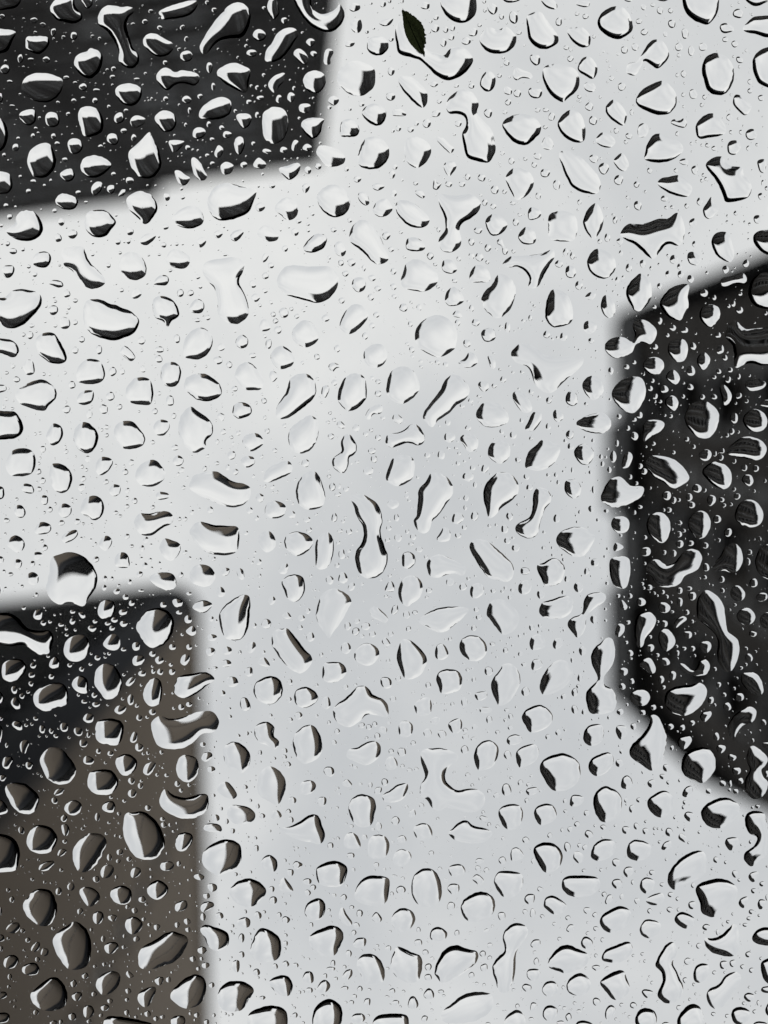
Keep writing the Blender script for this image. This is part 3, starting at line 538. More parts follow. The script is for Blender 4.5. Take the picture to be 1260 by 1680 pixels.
P -830 -1137 -811 -1171 -763 -1195 -721 -1186 -705 -1147 -715 -1122 -757 -1107 -799 -1116
P -1305 -134 -1308 -164 -1296 -188 -1259 -187 -1229 -164 -1218 -128 -1235 -85 -1265 -73 -1293 -92
P -390 125 -381 92 -345 77 -303 86 -277 113 -291 146 -333 172 -369 158
P -203 -188 -197 -213 -166 -237 -169 -273 -151 -303 -127 -297 -106 -255 -115 -225 -136 -213 -139 -182 -157 -152 -188 -164|small twisted pale raindrop beside a scatter of tiny rings|twisted drop
P 1029 1147 1038 1117 1090 1088 1126 1111 1129 1153 1108 1183 1078 1194 1047 1177
P 1070 -1280 1078 -1301 1114 -1311 1150 -1316 1187 -1292 1205 -1262 1187 -1233 1150 -1234 1108 -1249
P 203 651 218 623 255 614 291 623 306 654 297 693 261 708 224 710 212 681
P -1184 -1360 -1169 -1385 -1120 -1394 -1069 -1366 -1072 -1342 -1108 -1312 -1150 -1306 -1181 -1330
P -719 1633 -699 1612 -654 1624 -617 1639 -605 1663 -611 1694 -648 1715 -684 1700 -702 1663
P 978 455 990 407 1017 390 1047 395 1064 425 1047 461 1023 491 1011 525 993 528 984 497
P 778 -1128 790 -1171 811 -1198 833 -1207 857 -1159 854 -1116 839 -1086 820 -1065 793 -1092
P 1279 -1056 1290 -1083 1314 -1095 1344 -1089 1362 -1044 1368 -1001 1350 -976 1308 -995 1290 -1019
P -942 -1841 -926 -1866 -896 -1869 -860 -1851 -827 -1832 -824 -1808 -842 -1787 -872 -1778 -902 -1787 -932 -1814
P 447 1183 460 1153 497 1141 533 1150 544 1183 533 1220 509 1241 472 1235
P -401 273 -375 249 -345 243 -315 258 -309 304 -327 340 -351 352 -375 340 -390 310
P 1438 -1748 1453 -1790 1489 -1813 1544 -1808 1544 -1663 1477 -1666 1453 -1693
P -813 1002 -802 965 -781 950 -739 959 -724 996 -736 1038 -769 1057 -802 1038
P -878 -1956 -824 -1981 -751 -1999 -727 -1993 -739 -1959 -775 -1935 -860 -1923 -872 -1935
P 1187 44 1205 10 1241 -5 1268 13 1277 50 1259 92 1229 105 1202 80
P 1344 838 1362 802 1398 772 1435 761 1456 781 1441 820 1405 832 1380 862 1368 890 1350 875
P -1050 -1639 -1041 -1663 -1005 -1675 -969 -1669 -948 -1651 -948 -1621 -969 -1593 -999 -1587 -1029 -1602
P -508 862 -496 832 -460 819 -430 838 -430 875 -409 899 -427 929 -460 911 -490 899
P 851 1748 863 1712 896 1697 951 1678 972 1700 963 1730 926 1757 884 1760
P -80 -606 -73 -636 -36 -657 -6 -654 12 -624 6 -588 -18 -567 -54 -567 -73 -585
P -760 243 -747 216 -714 204 -678 216 -659 249 -669 277 -696 292 -732 286 -754 270
P -1187 -11 -1175 -47 -1144 -64 -1114 -59 -1097 -35 -1095 -5 -1108 22 -1135 33 -1159 19 -1181 6
P -265 -1406 -248 -1433 -188 -1421 -157 -1397 -154 -1366 -188 -1351 -224 -1351 -248 -1378
P -1494 620 -1486 590 -1453 575 -1417 578 -1398 602 -1405 632 -1435 657 -1465 664 -1489 648
P 28 1603 40 1566 73 1547 109 1560 123 1591 109 1621 85 1639 49 1636
P -614 1177 -599 1147 -557 1147 -521 1159 -502 1183 -511 1207 -539 1218 -581 1220 -605 1201
P -64 1318 -57 1279 -30 1261 3 1267 21 1294 18 1324 0 1352 -36 1355 -57 1346
P 1402 -358 1417 -388 1447 -403 1483 -388 1498 -358 1489 -328 1459 -312 1423 -322
P 1144 1996 1156 1960 1193 1924 1229 1927 1247 1966 1244 2014 1199 2045 1156 2032
P -942 711 -926 669 -899 648 -875 657 -866 693 -875 744 -908 760 -932 744
E -67 557 47 45
P -1126 1845 -1108 1812 -1066 1793 -1032 1806 -1035 1845 -1060 1875 -1096 1887 -1117 1869
P 799 996 811 965 860 941 890 947 896 984 866 1020 833 1033 808 1020
P 712 1857 727 1821 766 1801 799 1821 807 1851 790 1881 757 1890 727 1881
P -445 -606 -430 -636 -399 -650 -366 -630 -350 -600 -360 -573 -399 -558 -430 -573
P 1402 -1890 1423 -1917 1459 -1938 1544 -1929 1544 -1857 1495 -1854 1453 -1866 1411 -1875
P 948 1330 957 1297 981 1281 1017 1287 1044 1306 1041 1336 1017 1358 981 1362 957 1352
P 406 -231 418 -267 460 -282 491 -261 491 -219 469 -194 445 -190 418 -207
P -872 -521 -869 -564 -845 -585 -811 -582 -793 -552 -799 -515 -817 -491 -845 -490 -866 -503
P -242 639 -236 596 -212 587 -169 589 -148 614 -151 639 -182 663 -218 666 -236 657
P 808 1336 820 1303 854 1279 896 1285 905 1318 884 1349 839 1364 814 1355
P -472 -131 -460 -164 -418 -191 -375 -200 -358 -176 -366 -152 -406 -131 -448 -116 -469 -119
P 515 959 524 929 557 911 590 908 606 935 594 971 557 993 530 999
P -86 -1554 -73 -1584 -36 -1596 1 -1578 9 -1554 0 -1524 -27 -1509 -61 -1524
P -316 -1687 -303 -1714 -272 -1725 -242 -1717 -230 -1699 -230 -1669 -248 -1642 -272 -1636 -303 -1651
P -427 -1183 -412 -1213 -381 -1230 -345 -1216 -335 -1183 -345 -1153 -375 -1141 -406 -1162
P 775 -491 787 -521 817 -533 848 -515 859 -479 848 -455 820 -437 793 -455
P -351 732 -345 699 -309 683 -272 699 -257 729 -278 754 -315 766 -342 754
P 586 1183 597 1153 630 1140 660 1147 675 1177 666 1204 636 1220 609 1223
P 1395 651 1405 629 1441 626 1471 651 1483 699 1465 717 1429 702 1402 675
P 865 -1578 884 -1605 902 -1611 932 -1584 949 -1548 935 -1510 902 -1524 875 -1548
P 1108 -636 1120 -667 1162 -677 1184 -660 1187 -624 1172 -591 1144 -588 1120 -609
P -448 1833 -412 1812 -375 1815 -356 1851 -372 1890 -406 1887 -436 1863
P -917 261 -896 240 -836 238 -814 261 -814 292 -842 307 -878 295 -902 280
P -1050 977 -1029 950 -993 948 -966 971 -969 1002 -999 1029 -1029 1023
P -310 1569 -300 1530 -260 1509 -233 1524 -230 1560 -248 1589 -284 1594
P -853 -983 -842 -1013 -817 -1029 -775 -1010 -758 -989 -769 -959 -799 -950 -836 -962
P 778 887 787 850 811 831 848 832 860 862 848 899 817 914 793 908
P 1232 -765 1241 -796 1271 -811 1305 -802 1314 -771 1299 -738 1271 -722 1247 -738
P 396 -1134 412 -1159 442 -1165 479 -1134 479 -1110 454 -1086 424 -1080 406 -1098
P -1398 -1851 -1380 -1858 -1320 -1857 -1307 -1838 -1314 -1814 -1344 -1789 -1371 -1793 -1398 -1811
P 715 -1881 739 -1893 775 -1893 805 -1863 804 -1826 781 -1814 751 -1826 727 -1851
P -896 -1539 -878 -1563 -854 -1569 -824 -1557 -811 -1524 -824 -1493 -854 -1484 -878 -1503
P 1450 195 1465 146 1489 128 1550 140 1550 261 1489 258 1459 231
P -45 1996 -27 1969 12 1960 61 1960 91 1969 97 2002 85 2032 24 2045 -30 2032
P -324 -1518 -297 -1539 -236 -1537 -242 -1512 -248 -1481 -278 -1458 -309 -1481
P -878 140 -860 104 -830 110 -796 128 -802 165 -830 190 -860 177
P -67 -1814 -57 -1851 -6 -1857 18 -1826 6 -1796 -24 -1783 -54 -1793
P -6 1108 25 1086 55 1065 91 1062 91 1092 73 1123 37 1135 3 1132
P -1070 1497 -1057 1470 -1023 1459 -990 1476 -987 1512 -1011 1533 -1047 1527
P 623 1536 633 1506 660 1499 696 1518 715 1542 699 1566 666 1574 636 1554
P 742 -231 754 -255 778 -267 808 -255 822 -225 805 -191 781 -184 757 -200
P -316 -1029 -297 -1062 -260 -1089 -224 -1074 -236 -1032 -284 -1013
P 757 -1739 775 -1772 805 -1778 830 -1748 833 -1717 814 -1692 781 -1708 760 -1723
E -425 -9 42 36
P 999 1633 1011 1603 1032 1591 1078 1606 1078 1639 1041 1665 1011 1657
P -926 1476 -908 1448 -878 1438 -845 1464 -851 1494 -884 1515 -914 1503
P 1011 -291 1014 -340 1035 -358 1078 -359 1097 -343 1084 -319 1047 -297 1017 -276
P 981 1996 990 1954 1017 1937 1054 1948 1066 1978 1054 2014 1011 2026
P 333 -911 339 -941 361 -965 394 -959 415 -929 409 -901 342 -898
P -554 -273 -542 -300 -496 -308 -473 -285 -473 -264 -517 -236 -545 -255
P -171 -1475 -166 -1524 -133 -1536 -109 -1524 -96 -1493 -109 -1469 -157 -1466
P -493 110 -481 83 -454 74 -433 89 -422 122 -433 146 -460 158 -481 140
P -1285 -1216 -1268 -1240 -1241 -1246 -1211 -1234 -1196 -1216 -1205 -1189 -1235 -1180 -1268 -1192
P -1538 -1881 -1441 -1878 -1450 -1844 -1465 -1808 -1489 -1793 -1538 -1793
P 502 -449 509 -470 545 -467 572 -430 578 -397 548 -388 521 -412
P -1096 1993 -1078 1969 -1023 1972 -957 1984 -902 2002 -908 2026 -969 2051 -1054 2057 -1090 2026
P -1190 1482 -1165 1464 -1126 1476 -1109 1506 -1126 1530 -1153 1542 -1175 1518
P 1012 -570 1026 -597 1060 -606 1090 -591 1093 -564 1075 -539 1041 -539
P 1441 -1062 1453 -1092 1489 -1101 1550 -1098 1550 -1007 1495 -1006 1465 -1026
P 1072 485 1087 461 1114 461 1138 497 1132 525 1102 545 1081 525
P -1526 -673 -1477 -677 -1444 -664 -1426 -636 -1435 -612 -1453 -605 -1489 -618 -1526 -630
P 1223 608 1235 581 1259 577 1274 602 1262 632 1241 639 1208 639 1162 620 1156 593 1175 596 1205 620
P 238 -832 246 -862 273 -880 303 -856 312 -826 291 -809 258 -805 242 -817
P -1321 -297 -1308 -328 -1290 -347 -1262 -334 -1254 -303 -1271 -270 -1296 -260 -1314 -276
P -45 -1177 -27 -1213 6 -1225 24 -1207 33 -1183 12 -1159 -18 -1154
P -816 1297 -805 1261 -775 1251 -748 1264 -751 1294 -775 1321 -805 1324
P -1119 385 -1108 355 -1084 343 -1057 352 -1050 382 -1066 410 -1096 418 -1114 407
P 1356 1966 1368 1939 1398 1933 1429 1951 1423 1984 1392 2002 1368 1996
P 960 726 972 702 999 693 1029 702 1040 726 1023 754 993 757 969 744
P 847 -802 854 -838 872 -849 899 -820 905 -783 887 -759 863 -766
P 118 754 140 732 176 726 187 760 179 790 140 796 124 781
P -963 1896 -951 1872 -908 1854 -890 1863 -902 1899 -920 1930 -939 1934 -957 1917
P 115 1239 134 1220 164 1217 185 1238 188 1268 158 1283 127 1274
P -593 -394 -584 -421 -551 -429 -521 -412 -521 -382 -563 -364 -587 -376
P -496 -1092 -478 -1116 -451 -1119 -424 -1098 -412 -1077 -424 -1059 -460 -1059 -487 -1074
P 374 -1672 388 -1711 412 -1723 433 -1705 435 -1672 418 -1645 394 -1645
P 524 -1074 539 -1104 560 -1116 587 -1098 595 -1068 584 -1049 545 -1047
P 705 -98 712 -123 745 -125 769 -104 766 -67 739 -52 712 -73
P 1135 1594 1147 1569 1172 1563 1211 1585 1211 1615 1178 1628 1150 1615
P 887 47 899 22 926 16 951 25 960 50 948 77 917 83 896 68
P 1363 -1596 1371 -1630 1402 -1621 1435 -1590 1429 -1566 1408 -1549 1380 -1572
P 297 -285 306 -300 339 -309 367 -285 364 -249 333 -234 315 -258
P -1374 -971 -1362 -1007 -1326 -1019 -1302 -1001 -1305 -971 -1326 -954 -1356 -959
P 1208 1803 1220 1772 1247 1763 1270 1775 1265 1815 1235 1839 1214 1833
P -1129 -176 -1114 -210 -1084 -216 -1060 -200 -1066 -176 -1090 -149 -1117 -145
P 469 1999 482 1966 521 1944 551 1972 548 2008 521 2032 485 2026
P -1526 -1325 -1471 -1325 -1456 -1304 -1450 -1274 -1465 -1249 -1483 -1243 -1526 -1249
P -412 -1342 -375 -1354 -339 -1366 -326 -1351 -339 -1318 -369 -1297 -393 -1315
P 34 1361 43 1333 67 1317 97 1327 108 1349 91 1373 67 1385 43 1379
P -1012 1612 -999 1586 -969 1582 -942 1609 -957 1639 -981 1651 -1002 1639
P 1438 1672 1450 1639 1483 1622 1544 1633 1544 1688 1477 1692
P 1377 407 1392 382 1423 375 1447 395 1450 419 1429 440 1398 437
P -654 1086 -639 1059 -611 1055 -581 1089 -575 1111 -593 1123 -629 1111
P 1313 -901 1323 -914 1362 -923 1398 -935 1417 -917 1411 -895 1368 -892 1338 -880 1320 -883
P -157 1294 -151 1264 -127 1252 -103 1267 -90 1306 -115 1318 -148 1312
P -1220 675 -1205 645 -1181 640 -1159 657 -1158 699 -1169 710 -1199 702
P -754 -1378 -738 -1385 -714 -1360 -699 -1330 -690 -1312 -705 -1295 -726 -1300 -744 -1324
P -1474 128 -1465 104 -1441 91 -1414 104 -1403 131 -1417 154 -1438 158 -1459 143
P 827 -1451 839 -1475 857 -1484 890 -1469 905 -1445 884 -1424 848 -1430
P 85 -1038 91 -1068 121 -1074 152 -1056 161 -1029 134 -1019 97 -1022
P -481 1373 -472 1352 -448 1339 -421 1358 -416 1385 -427 1406 -454 1403 -475 1391
P 551 -328 563 -352 584 -391 612 -391 615 -358 587 -319 557 -319
P -453 -1669 -436 -1699 -399 -1716 -384 -1711 -387 -1687 -409 -1663 -424 -1636 -439 -1645
P -1426 -1545 -1411 -1566 -1368 -1572 -1359 -1536 -1371 -1515 -1398 -1512
P 1411 -503 1429 -521 1459 -522 1492 -506 1483 -485 1441 -472 1417 -482
P -902 -328 -893 -352 -869 -362 -842 -352 -839 -328 -860 -300 -890 -302
P 1246 -1183 1265 -1213 1280 -1234 1290 -1207 1308 -1183 1290 -1159 1271 -1145 1253 -1153
P -1250 1159 -1235 1135 -1205 1126 -1181 1144 -1187 1171 -1211 1186 -1235 1180
P -1538 -1542 -1495 -1536 -1474 -1506 -1468 -1469 -1477 -1433 -1501 -1409 -1538 -1415
P -1099 516 -1078 488 -1057 476 -1035 491 -1032 522 -1047 540 -1078 537
P 617 1869 630 1839 660 1832 678 1848 678 1875 654 1893 633 1890
P 179 1654 188 1630 215 1621 246 1642 242 1666 212 1678 185 1672
P -1054 195 -1047 168 -1023 157 -1002 168 -994 210 -1017 219 -1047 213
P 291 -585 315 -600 333 -625 357 -615 367 -585 339 -565 306 -567
P -1199 -430 -1196 -455 -1175 -473 -1138 -474 -1135 -443 -1150 -424 -1175 -418
P 56 850 64 823 85 816 112 832 108 869 85 881 64 875
P 569 516 578 488 606 478 627 497 627 528 581 540
E -1207 -1430 30 31
P 70 201 73 165 97 155 120 171 121 201 97 222 76 216
P -457 -1972 -448 -2002 -424 -2011 -415 -1984 -409 -1947 -430 -1924 -448 -1941
P -330 1086 -321 1056 -284 1049 -265 1068 -278 1095 -303 1105 -324 1102
P 897 -1372 911 -1391 932 -1403 951 -1378 957 -1354 939 -1331 911 -1345
P -1501 -2038 -1441 -2038 -1417 -2002 -1435 -1972 -1465 -1964 -1520 -1964
P 999 1461 1008 1436 1029 1427 1057 1442 1054 1473 1023 1491 1005 1479
P 619 1960 630 1933 654 1927 677 1942 672 1969 648 1989 627 1981
P 1353 316 1365 292 1389 289 1411 316 1405 340 1383 351 1362 340
P -57 385 -42 370 -18 379 15 413 6 434 -24 422 -48 410
P -749 373 -732 352 -702 345 -672 358 -678 376 -705 395 -735 385
P -578 -1548 -551 -1558 -522 -1551 -519 -1524 -539 -1500 -560 -1506
P 252 1397 261 1382 297 1376 318 1397 309 1418 279 1427 261 1421
E -1296 -1533 28 31
P -1414 1784 -1398 1766 -1362 1761 -1345 1784 -1356 1806 -1389 1809 -1411 1799
P 199 558 205 525 224 514 242 528 252 558 236 576 209 577
P 1223 -591 1232 -615 1253 -624 1274 -603 1271 -579 1250 -555 1229 -570
P 226 -965 236 -986 267 -983 286 -953 276 -935 249 -933 230 -944
P 1311 -485 1320 -500 1344 -485 1359 -455 1350 -427 1329 -418 1320 -449
P -763 -789 -745 -826 -721 -832 -702 -811 -709 -783 -733 -776
P -1367 71 -1350 44 -1326 39 -1302 53 -1303 74 -1326 87 -1359 85
P 1023 1521 1041 1500 1084 1488 1096 1512 1078 1533 1047 1536
P 999 599 1017 575 1041 572 1060 602 1060 626 1041 631 1017 614
P -126 -889 -115 -914 -79 -915 -71 -886 -82 -865 -103 -859 -118 -871
P 336 316 342 289 370 278 389 292 388 319 364 337 342 333
P -1486 1760 -1474 1736 -1444 1730 -1426 1748 -1438 1775 -1465 1784 -1483 1775
P 379 -697 394 -715 424 -718 437 -691 427 -670 394 -667
P 503 -1705 515 -1736 545 -1726 575 -1714 578 -1694 539 -1696 518 -1686
P 1341 -1427 1350 -1448 1380 -1451 1395 -1427 1374 -1397 1347 -1400
P 250 835 267 814 294 807 306 829 297 859 270 864
P -354 -1793 -333 -1811 -306 -1793 -294 -1763 -309 -1748 -333 -1760
E -566 -1433 22 35
P 1097 -427 1108 -449 1132 -455 1150 -434 1147 -409 1132 -395 1108 -409
P -819 -1331 -799 -1334 -775 -1316 -758 -1307 -766 -1286 -784 -1275 -805 -1289
P 709 -443 721 -470 748 -470 757 -430 739 -414 715 -424
P 206 104 224 74 233 59 252 65 261 89 252 113 218 117
P 1101 -527 1114 -549 1135 -555 1156 -530 1153 -509 1138 -498 1114 -509
P 524 298 533 277 560 267 577 286 569 313 548 323 530 316
P -1273 1 -1268 -23 -1247 -34 -1223 -20 -1223 4 -1241 21 -1262 18
P -73 -370 -61 -400 -27 -421 -6 -412 -12 -385 -42 -382 -57 -361
P -1267 -1319 -1247 -1337 -1220 -1341 -1208 -1316 -1220 -1295 -1247 -1293
P -1115 125 -1102 101 -1081 92 -1063 110 -1069 134 -1090 152 -1108 140
P -1261 101 -1241 80 -1205 69 -1196 86 -1211 107 -1247 121
P -992 -1524 -981 -1545 -957 -1549 -931 -1535 -939 -1515 -975 -1501
P -1032 -624 -1017 -650 -993 -636 -972 -606 -987 -589 -1008 -600
P -1108 1409 -1096 1385 -1066 1379 -1055 1400 -1072 1427 -1099 1430
P 1471 1772 1489 1748 1544 1742 1544 1851 1489 1833
P -412 1467 -402 1436 -387 1430 -354 1476 -369 1485 -399 1482
P 1147 905 1156 881 1187 875 1204 887 1193 911 1169 928
P 1332 1294 1344 1273 1380 1273 1386 1294 1368 1315 1350 1323
P 494 1336 503 1315 524 1312 545 1336 539 1355 500 1364
P -172 1554 -160 1545 -145 1573 -124 1603 -133 1618 -157 1609 -176 1585
P -1411 -570 -1395 -594 -1374 -591 -1365 -558 -1371 -539 -1392 -535 -1405 -549
P -957 -1056 -932 -1086 -893 -1089 -896 -1068 -929 -1042
P 1185 -992 1193 -1016 1217 -1013 1238 -989 1226 -966 1199 -968
P -840 -1451 -787 -1451 -781 -1439 -817 -1403 -833 -1421
E 805 -723 27 25
P -133 -1899 -121 -1923 -94 -1926 -85 -1899 -94 -1875 -115 -1874
P -195 -1026 -188 -1053 -163 -1056 -148 -1026 -157 -1001 -182 -1004
P 233 -1354 246 -1369 273 -1369 284 -1348 273 -1330 255 -1312 239 -1330
P 200 -1466 230 -1463 255 -1439 275 -1421 261 -1401 242 -1415 218 -1439
P 727 1147 733 1111 757 1105 781 1117 775 1138 754 1150
P -702 1244 -696 1220 -660 1217 -637 1229 -639 1250
P 562 -1159 566 -1183 581 -1192 612 -1177 609 -1153 572 -1141
P -581 -664 -569 -688 -548 -692 -531 -673 -536 -648 -557 -639 -575 -648
P 905 856 914 835 945 838 954 862 939 884 920 888
P -263 1866 -248 1836 -227 1828 -209 1851 -227 1876 -251 1878
P -639 -1351 -617 -1369 -588 -1354 -599 -1324 -629 -1321
P 479 899 488 878 515 869 539 881 533 902 497 911
P -1494 -941 -1483 -962 -1450 -962 -1444 -941 -1456 -920 -1477 -915
P 557 1809 566 1787 603 1787 609 1812 587 1832 566 1826
P -1093 1700 -1081 1684 -1047 1681 -1037 1700 -1060 1725 -1084 1721
P 929 -176 939 -225 960 -234 972 -216 963 -188 951 -173
P 990 -1487 999 -1515 1023 -1518 1034 -1493 1023 -1469 999 -1464
P -1102 1159 -1090 1135 -1060 1130 -1049 1153 -1060 1174 -1084 1172
P 5 990 12 962 34 956 52 977 49 999 25 1008
P -560 -194 -548 -216 -514 -216 -504 -197 -517 -179 -542 -174
P -902 -892 -884 -920 -854 -926 -840 -907 -854 -886 -890 -888
P 564 -1639 572 -1658 612 -1654 617 -1630 600 -1616 575 -1621
P 615 -1436 630 -1466 654 -1457 663 -1433 651 -1416 624 -1420
P 926 1074 932 1041 951 1029 969 1047 969 1071 948 1083
P -1397 264 -1392 243 -1371 235 -1351 249 -1353 277 -1368 286 -1386 280
P -942 1017 -929 984 -896 976 -896 1002 -920 1029
E -487 -1863 26 23
P 612 -2008 648 -2014 678 -1978 666 -1963 630 -1975
E -723 -1481 27 22 -10
P -1477 1633 -1462 1609 -1429 1604 -1423 1627 -1444 1646 -1465 1642
P -236 -1760 -230 -1802 -212 -1811 -197 -1796 -209 -1772 -209 -1751 -227 -1748
P 863 1966 869 1939 887 1925 905 1942 893 1972 872 1985
P -102 -1231 -94 -1252 -67 -1243 -57 -1207 -73 -1198 -91 -1210
P -1446 -2 -1435 -26 -1414 -24 -1400 1 -1411 22 -1432 19
P -833 1987 -817 1969 -784 1969 -776 1996 -805 2020 -827 2014
P -1144 -1268 -1126 -1289 -1102 -1287 -1105 -1256 -1126 -1239 -1141 -1246
P -575 1609 -566 1591 -539 1583 -522 1597 -527 1621 -551 1624
P -602 -1074 -587 -1098 -551 -1104 -551 -1086 -575 -1059 -593 -1062
P -1349 1391 -1332 1370 -1293 1362 -1290 1379 -1314 1400 -1341 1402
P 1311 -1890 1320 -1908 1344 -1908 1365 -1893 1362 -1878 1326 -1870
P -487 -729 -475 -753 -451 -747 -443 -717 -466 -706 -484 -711
P 1232 522 1244 507 1271 507 1280 528 1265 549 1244 546
E 1256 -222 24 23
P 769 1684 781 1660 802 1663 817 1684 799 1706 778 1703
P -1138 1579 -1123 1560 -1099 1566 -1096 1591 -1114 1610 -1132 1603
P -817 1542 -805 1524 -775 1518 -768 1542 -784 1557 -811 1560
P -1175 1948 -1165 1928 -1141 1930 -1132 1954 -1147 1975 -1169 1972
P -563 754 -557 728 -536 728 -521 760 -530 775 -551 775
P -318 1821 -306 1796 -281 1799 -274 1827 -284 1842 -309 1839
P 1411 -2002 1429 -2038 1501 -2038 1507 -2002 1453 -1975
P 709 -941 718 -962 742 -959 751 -935 739 -915 715 -920
P -127 1975 -112 1960 -82 1961 -73 1981 -91 1996 -118 1993
P 1468 425 1483 398 1520 395 1520 455 1483 452
P -122 1694 -106 1666 -73 1666 -73 1694 -103 1703
E -1060 -1457 21 25 -30
P -12 675 -12 651 9 645 28 657 28 684 6 690
P -875 1382 -860 1367 -830 1367 -820 1382 -836 1400 -866 1400
P 247 1470 261 1453 291 1456 294 1479 273 1497 255 1485
E -772 -1781 23 23
P 1120 -1521 1132 -1535 1156 -1530 1170 -1539 1184 -1521 1172 -1501 1138 -1509
P -1492 984 -1483 959 -1456 956 -1450 977 -1468 1003 -1486 999
P 265 31 276 4 303 7 312 28 291 47 273 44
P -511 -1360 -490 -1385 -460 -1360 -472 -1342 -502 -1345
P 1398 -128 1411 -146 1435 -143 1444 -119 1429 -101 1408 -110
P 94 1933 100 1899 118 1892 135 1921 121 1942
P -619 663 -608 646 -581 646 -569 669 -587 684 -608 681
P -1075 -85 -1057 -108 -1032 -101 -1032 -76 -1047 -62 -1066 -67
P 660 -382 669 -400 693 -394 702 -367 681 -352 666 -361
P -717 1545 -702 1524 -669 1525 -666 1542 -696 1560 -711 1563
P -984 585 -975 564 -945 561 -935 579 -951 597 -975 600
P -1267 -735 -1262 -759 -1238 -759 -1226 -738 -1235 -718 -1259 -717
P 575 608 581 581 606 575 621 599 606 614 584 619
E 1435 -1475 22 23
P 1459 -1371 1489 -1377 1492 -1346 1486 -1325 1468 -1331
P -1309 602 -1302 578 -1284 566 -1268 584 -1268 605 -1290 613
P 1072 373 1081 355 1102 355 1120 373 1108 392 1084 392
E -309 -1578 24 20
P -1423 911 -1411 893 -1392 893 -1388 914 -1405 947 -1417 938
P -1417 -89 -1408 -110 -1380 -107 -1367 -85 -1377 -72 -1402 -76
P 905 461 917 437 939 443 939 467 920 488 905 482
P 739 1349 748 1327 769 1330 781 1352 766 1374 748 1364
P 780 -1663 790 -1678 817 -1675 828 -1657 817 -1642 793 -1644
P -1520 1966 -1489 1954 -1462 1963 -1471 1990 -1520 1996
P 32 -1551 37 -1575 67 -1575 88 -1554 73 -1547
P 571 -1766 575 -1787 606 -1784 609 -1754 590 -1745
P 1235 799 1247 781 1274 778 1280 793 1256 820 1241 814
P 548 1512 560 1494 587 1495 587 1521 572 1535 554 1527
P 154 1887 173 1860 194 1875 193 1899 170 1904
E 859 -1343 20 23
P -542 534 -536 513 -508 508 -501 525 -511 546 -527 552
P 354 717 367 704 400 704 400 726 370 738
P -168 540 -163 516 -145 510 -130 525 -133 546 -151 555
P 367 -497 382 -512 406 -506 409 -482 388 -470
P 306 -137 318 -155 342 -158 351 -134 333 -119 315 -125
P -893 -67 -878 -79 -845 -73 -839 -58 -860 -49 -884 -49
P -1520 1129 -1489 1129 -1471 1156 -1477 1177 -1520 1180
P -987 -847 -978 -871 -957 -877 -946 -856 -957 -839 -978 -833
P 235 -294 246 -311 273 -306 279 -288 261 -272 242 -276
P -245 754 -233 724 -215 726 -209 757 -227 772
P 460 1086 469 1063 488 1065 498 1092 485 1108 466 1105
P 659 519 669 497 693 494 699 519 672 537
P 1165 1105 1178 1077 1202 1071 1205 1099 1181 1115
E -805 -200 22 20
E -1035 -1539 20 22
E 424 -1966 19 22
P -990 1409 -978 1390 -954 1392 -951 1412 -969 1428 -987 1427
E 506 -1932 17 25
P 1131 452 1141 422 1169 407 1184 419 1162 437 1144 452
P 1385 1530 1395 1509 1420 1503 1423 1530 1402 1548
P -236 1017 -227 997 -200 999 -195 1023 -212 1035
P 935 1409 945 1388 969 1388 975 1409 951 1428
P 1423 1427 1435 1408 1462 1406 1462 1427 1441 1447
P -413 228 -402 207 -378 201 -375 225 -387 243 -406 240
P 12 -32 28 -48 55 -41 56 -23 34 -11 19 -20
P 748 -1984 763 -1999 802 -1996 799 -1975 775 -1973
P -493 593 -487 575 -466 569 -445 599 -460 605
P 345 1433 364 1415 391 1439 376 1458 357 1448
P -663 -1403 -648 -1433 -628 -1418 -636 -1391 -654 -1385
P -179 267 -169 237 -151 240 -141 264 -157 280
P -796 588 -787 561 -763 558 -760 579 -778 600
P -163 1821 -151 1793 -127 1787 -124 1809 -145 1830
P -596 1778 -587 1754 -566 1754 -566 1790 -578 1799
P 1453 331 1471 316 1495 319 1498 337 1480 349 1462 346
P -714 965 -702 941 -675 941 -672 959 -696 976
P -1176 805 -1162 789 -1138 791 -1135 814 -1153 825 -1172 817
P -1458 744 -1441 723 -1423 744 -1421 766 -1441 769
P -1054 778 -1041 758 -1011 757 -1010 775 -1032 791
P 3 307 22 269 40 286 37 310
P -1311 -894 -1293 -907 -1262 -901 -1253 -883 -1271 -877 -1290 -883
P -21 -1911 0 -1923 36 -1929 24 -1905 0 -1898
P -1371 407 -1362 385 -1341 382 -1333 404 -1344 420 -1362 419
E -197 -1608 20 19
E -392 -779 19 20
E 1383 -1947 20 19
E -1293 -789 20 19
P -245 -461 -239 -491 -218 -494 -215 -473 -230 -446
P 1007 1878 1017 1864 1050 1872 1047 1890 1026 1899
E -115 -1972 21 18
P 442 -1062 460 -1068 469 -1044 485 -1026 479 -1007 465 -1010 460 -1038 445 -1047
P 1172 1189 1184 1171 1208 1177 1211 1195 1193 1210
P 890 1454 899 1436 923 1436 929 1458 908 1473
P -1454 832 -1441 816 -1417 823 -1411 847 -1429 852
P -734 -1056 -714 -1074 -696 -1071 -697 -1050 -717 -1033
P 554 1092 566 1079 597 1076 600 1095 569 1108
P -48 1585 -30 1563 -7 1591 -24 1606 -42 1597
P 405 -606 415 -612 436 -588 433 -561 418 -564
P 1405 1896 1417 1878 1444 1884 1444 1905 1423 1913
E 760 295 18 21
P -1181 -2008 -1147 -2008 -1138 -1984 -1156 -1966 -1172 -1978
P 32 -367 46 -385 73 -364 64 -345 43 -352
P -1259 1243 -1259 1224 -1238 1221 -1228 1243 -1238 1264 -1250 1264
P -775 467 -751 446 -738 452 -734 473 -751 484
P 1083 1315 1096 1291 1120 1285 1123 1309 1096 1321
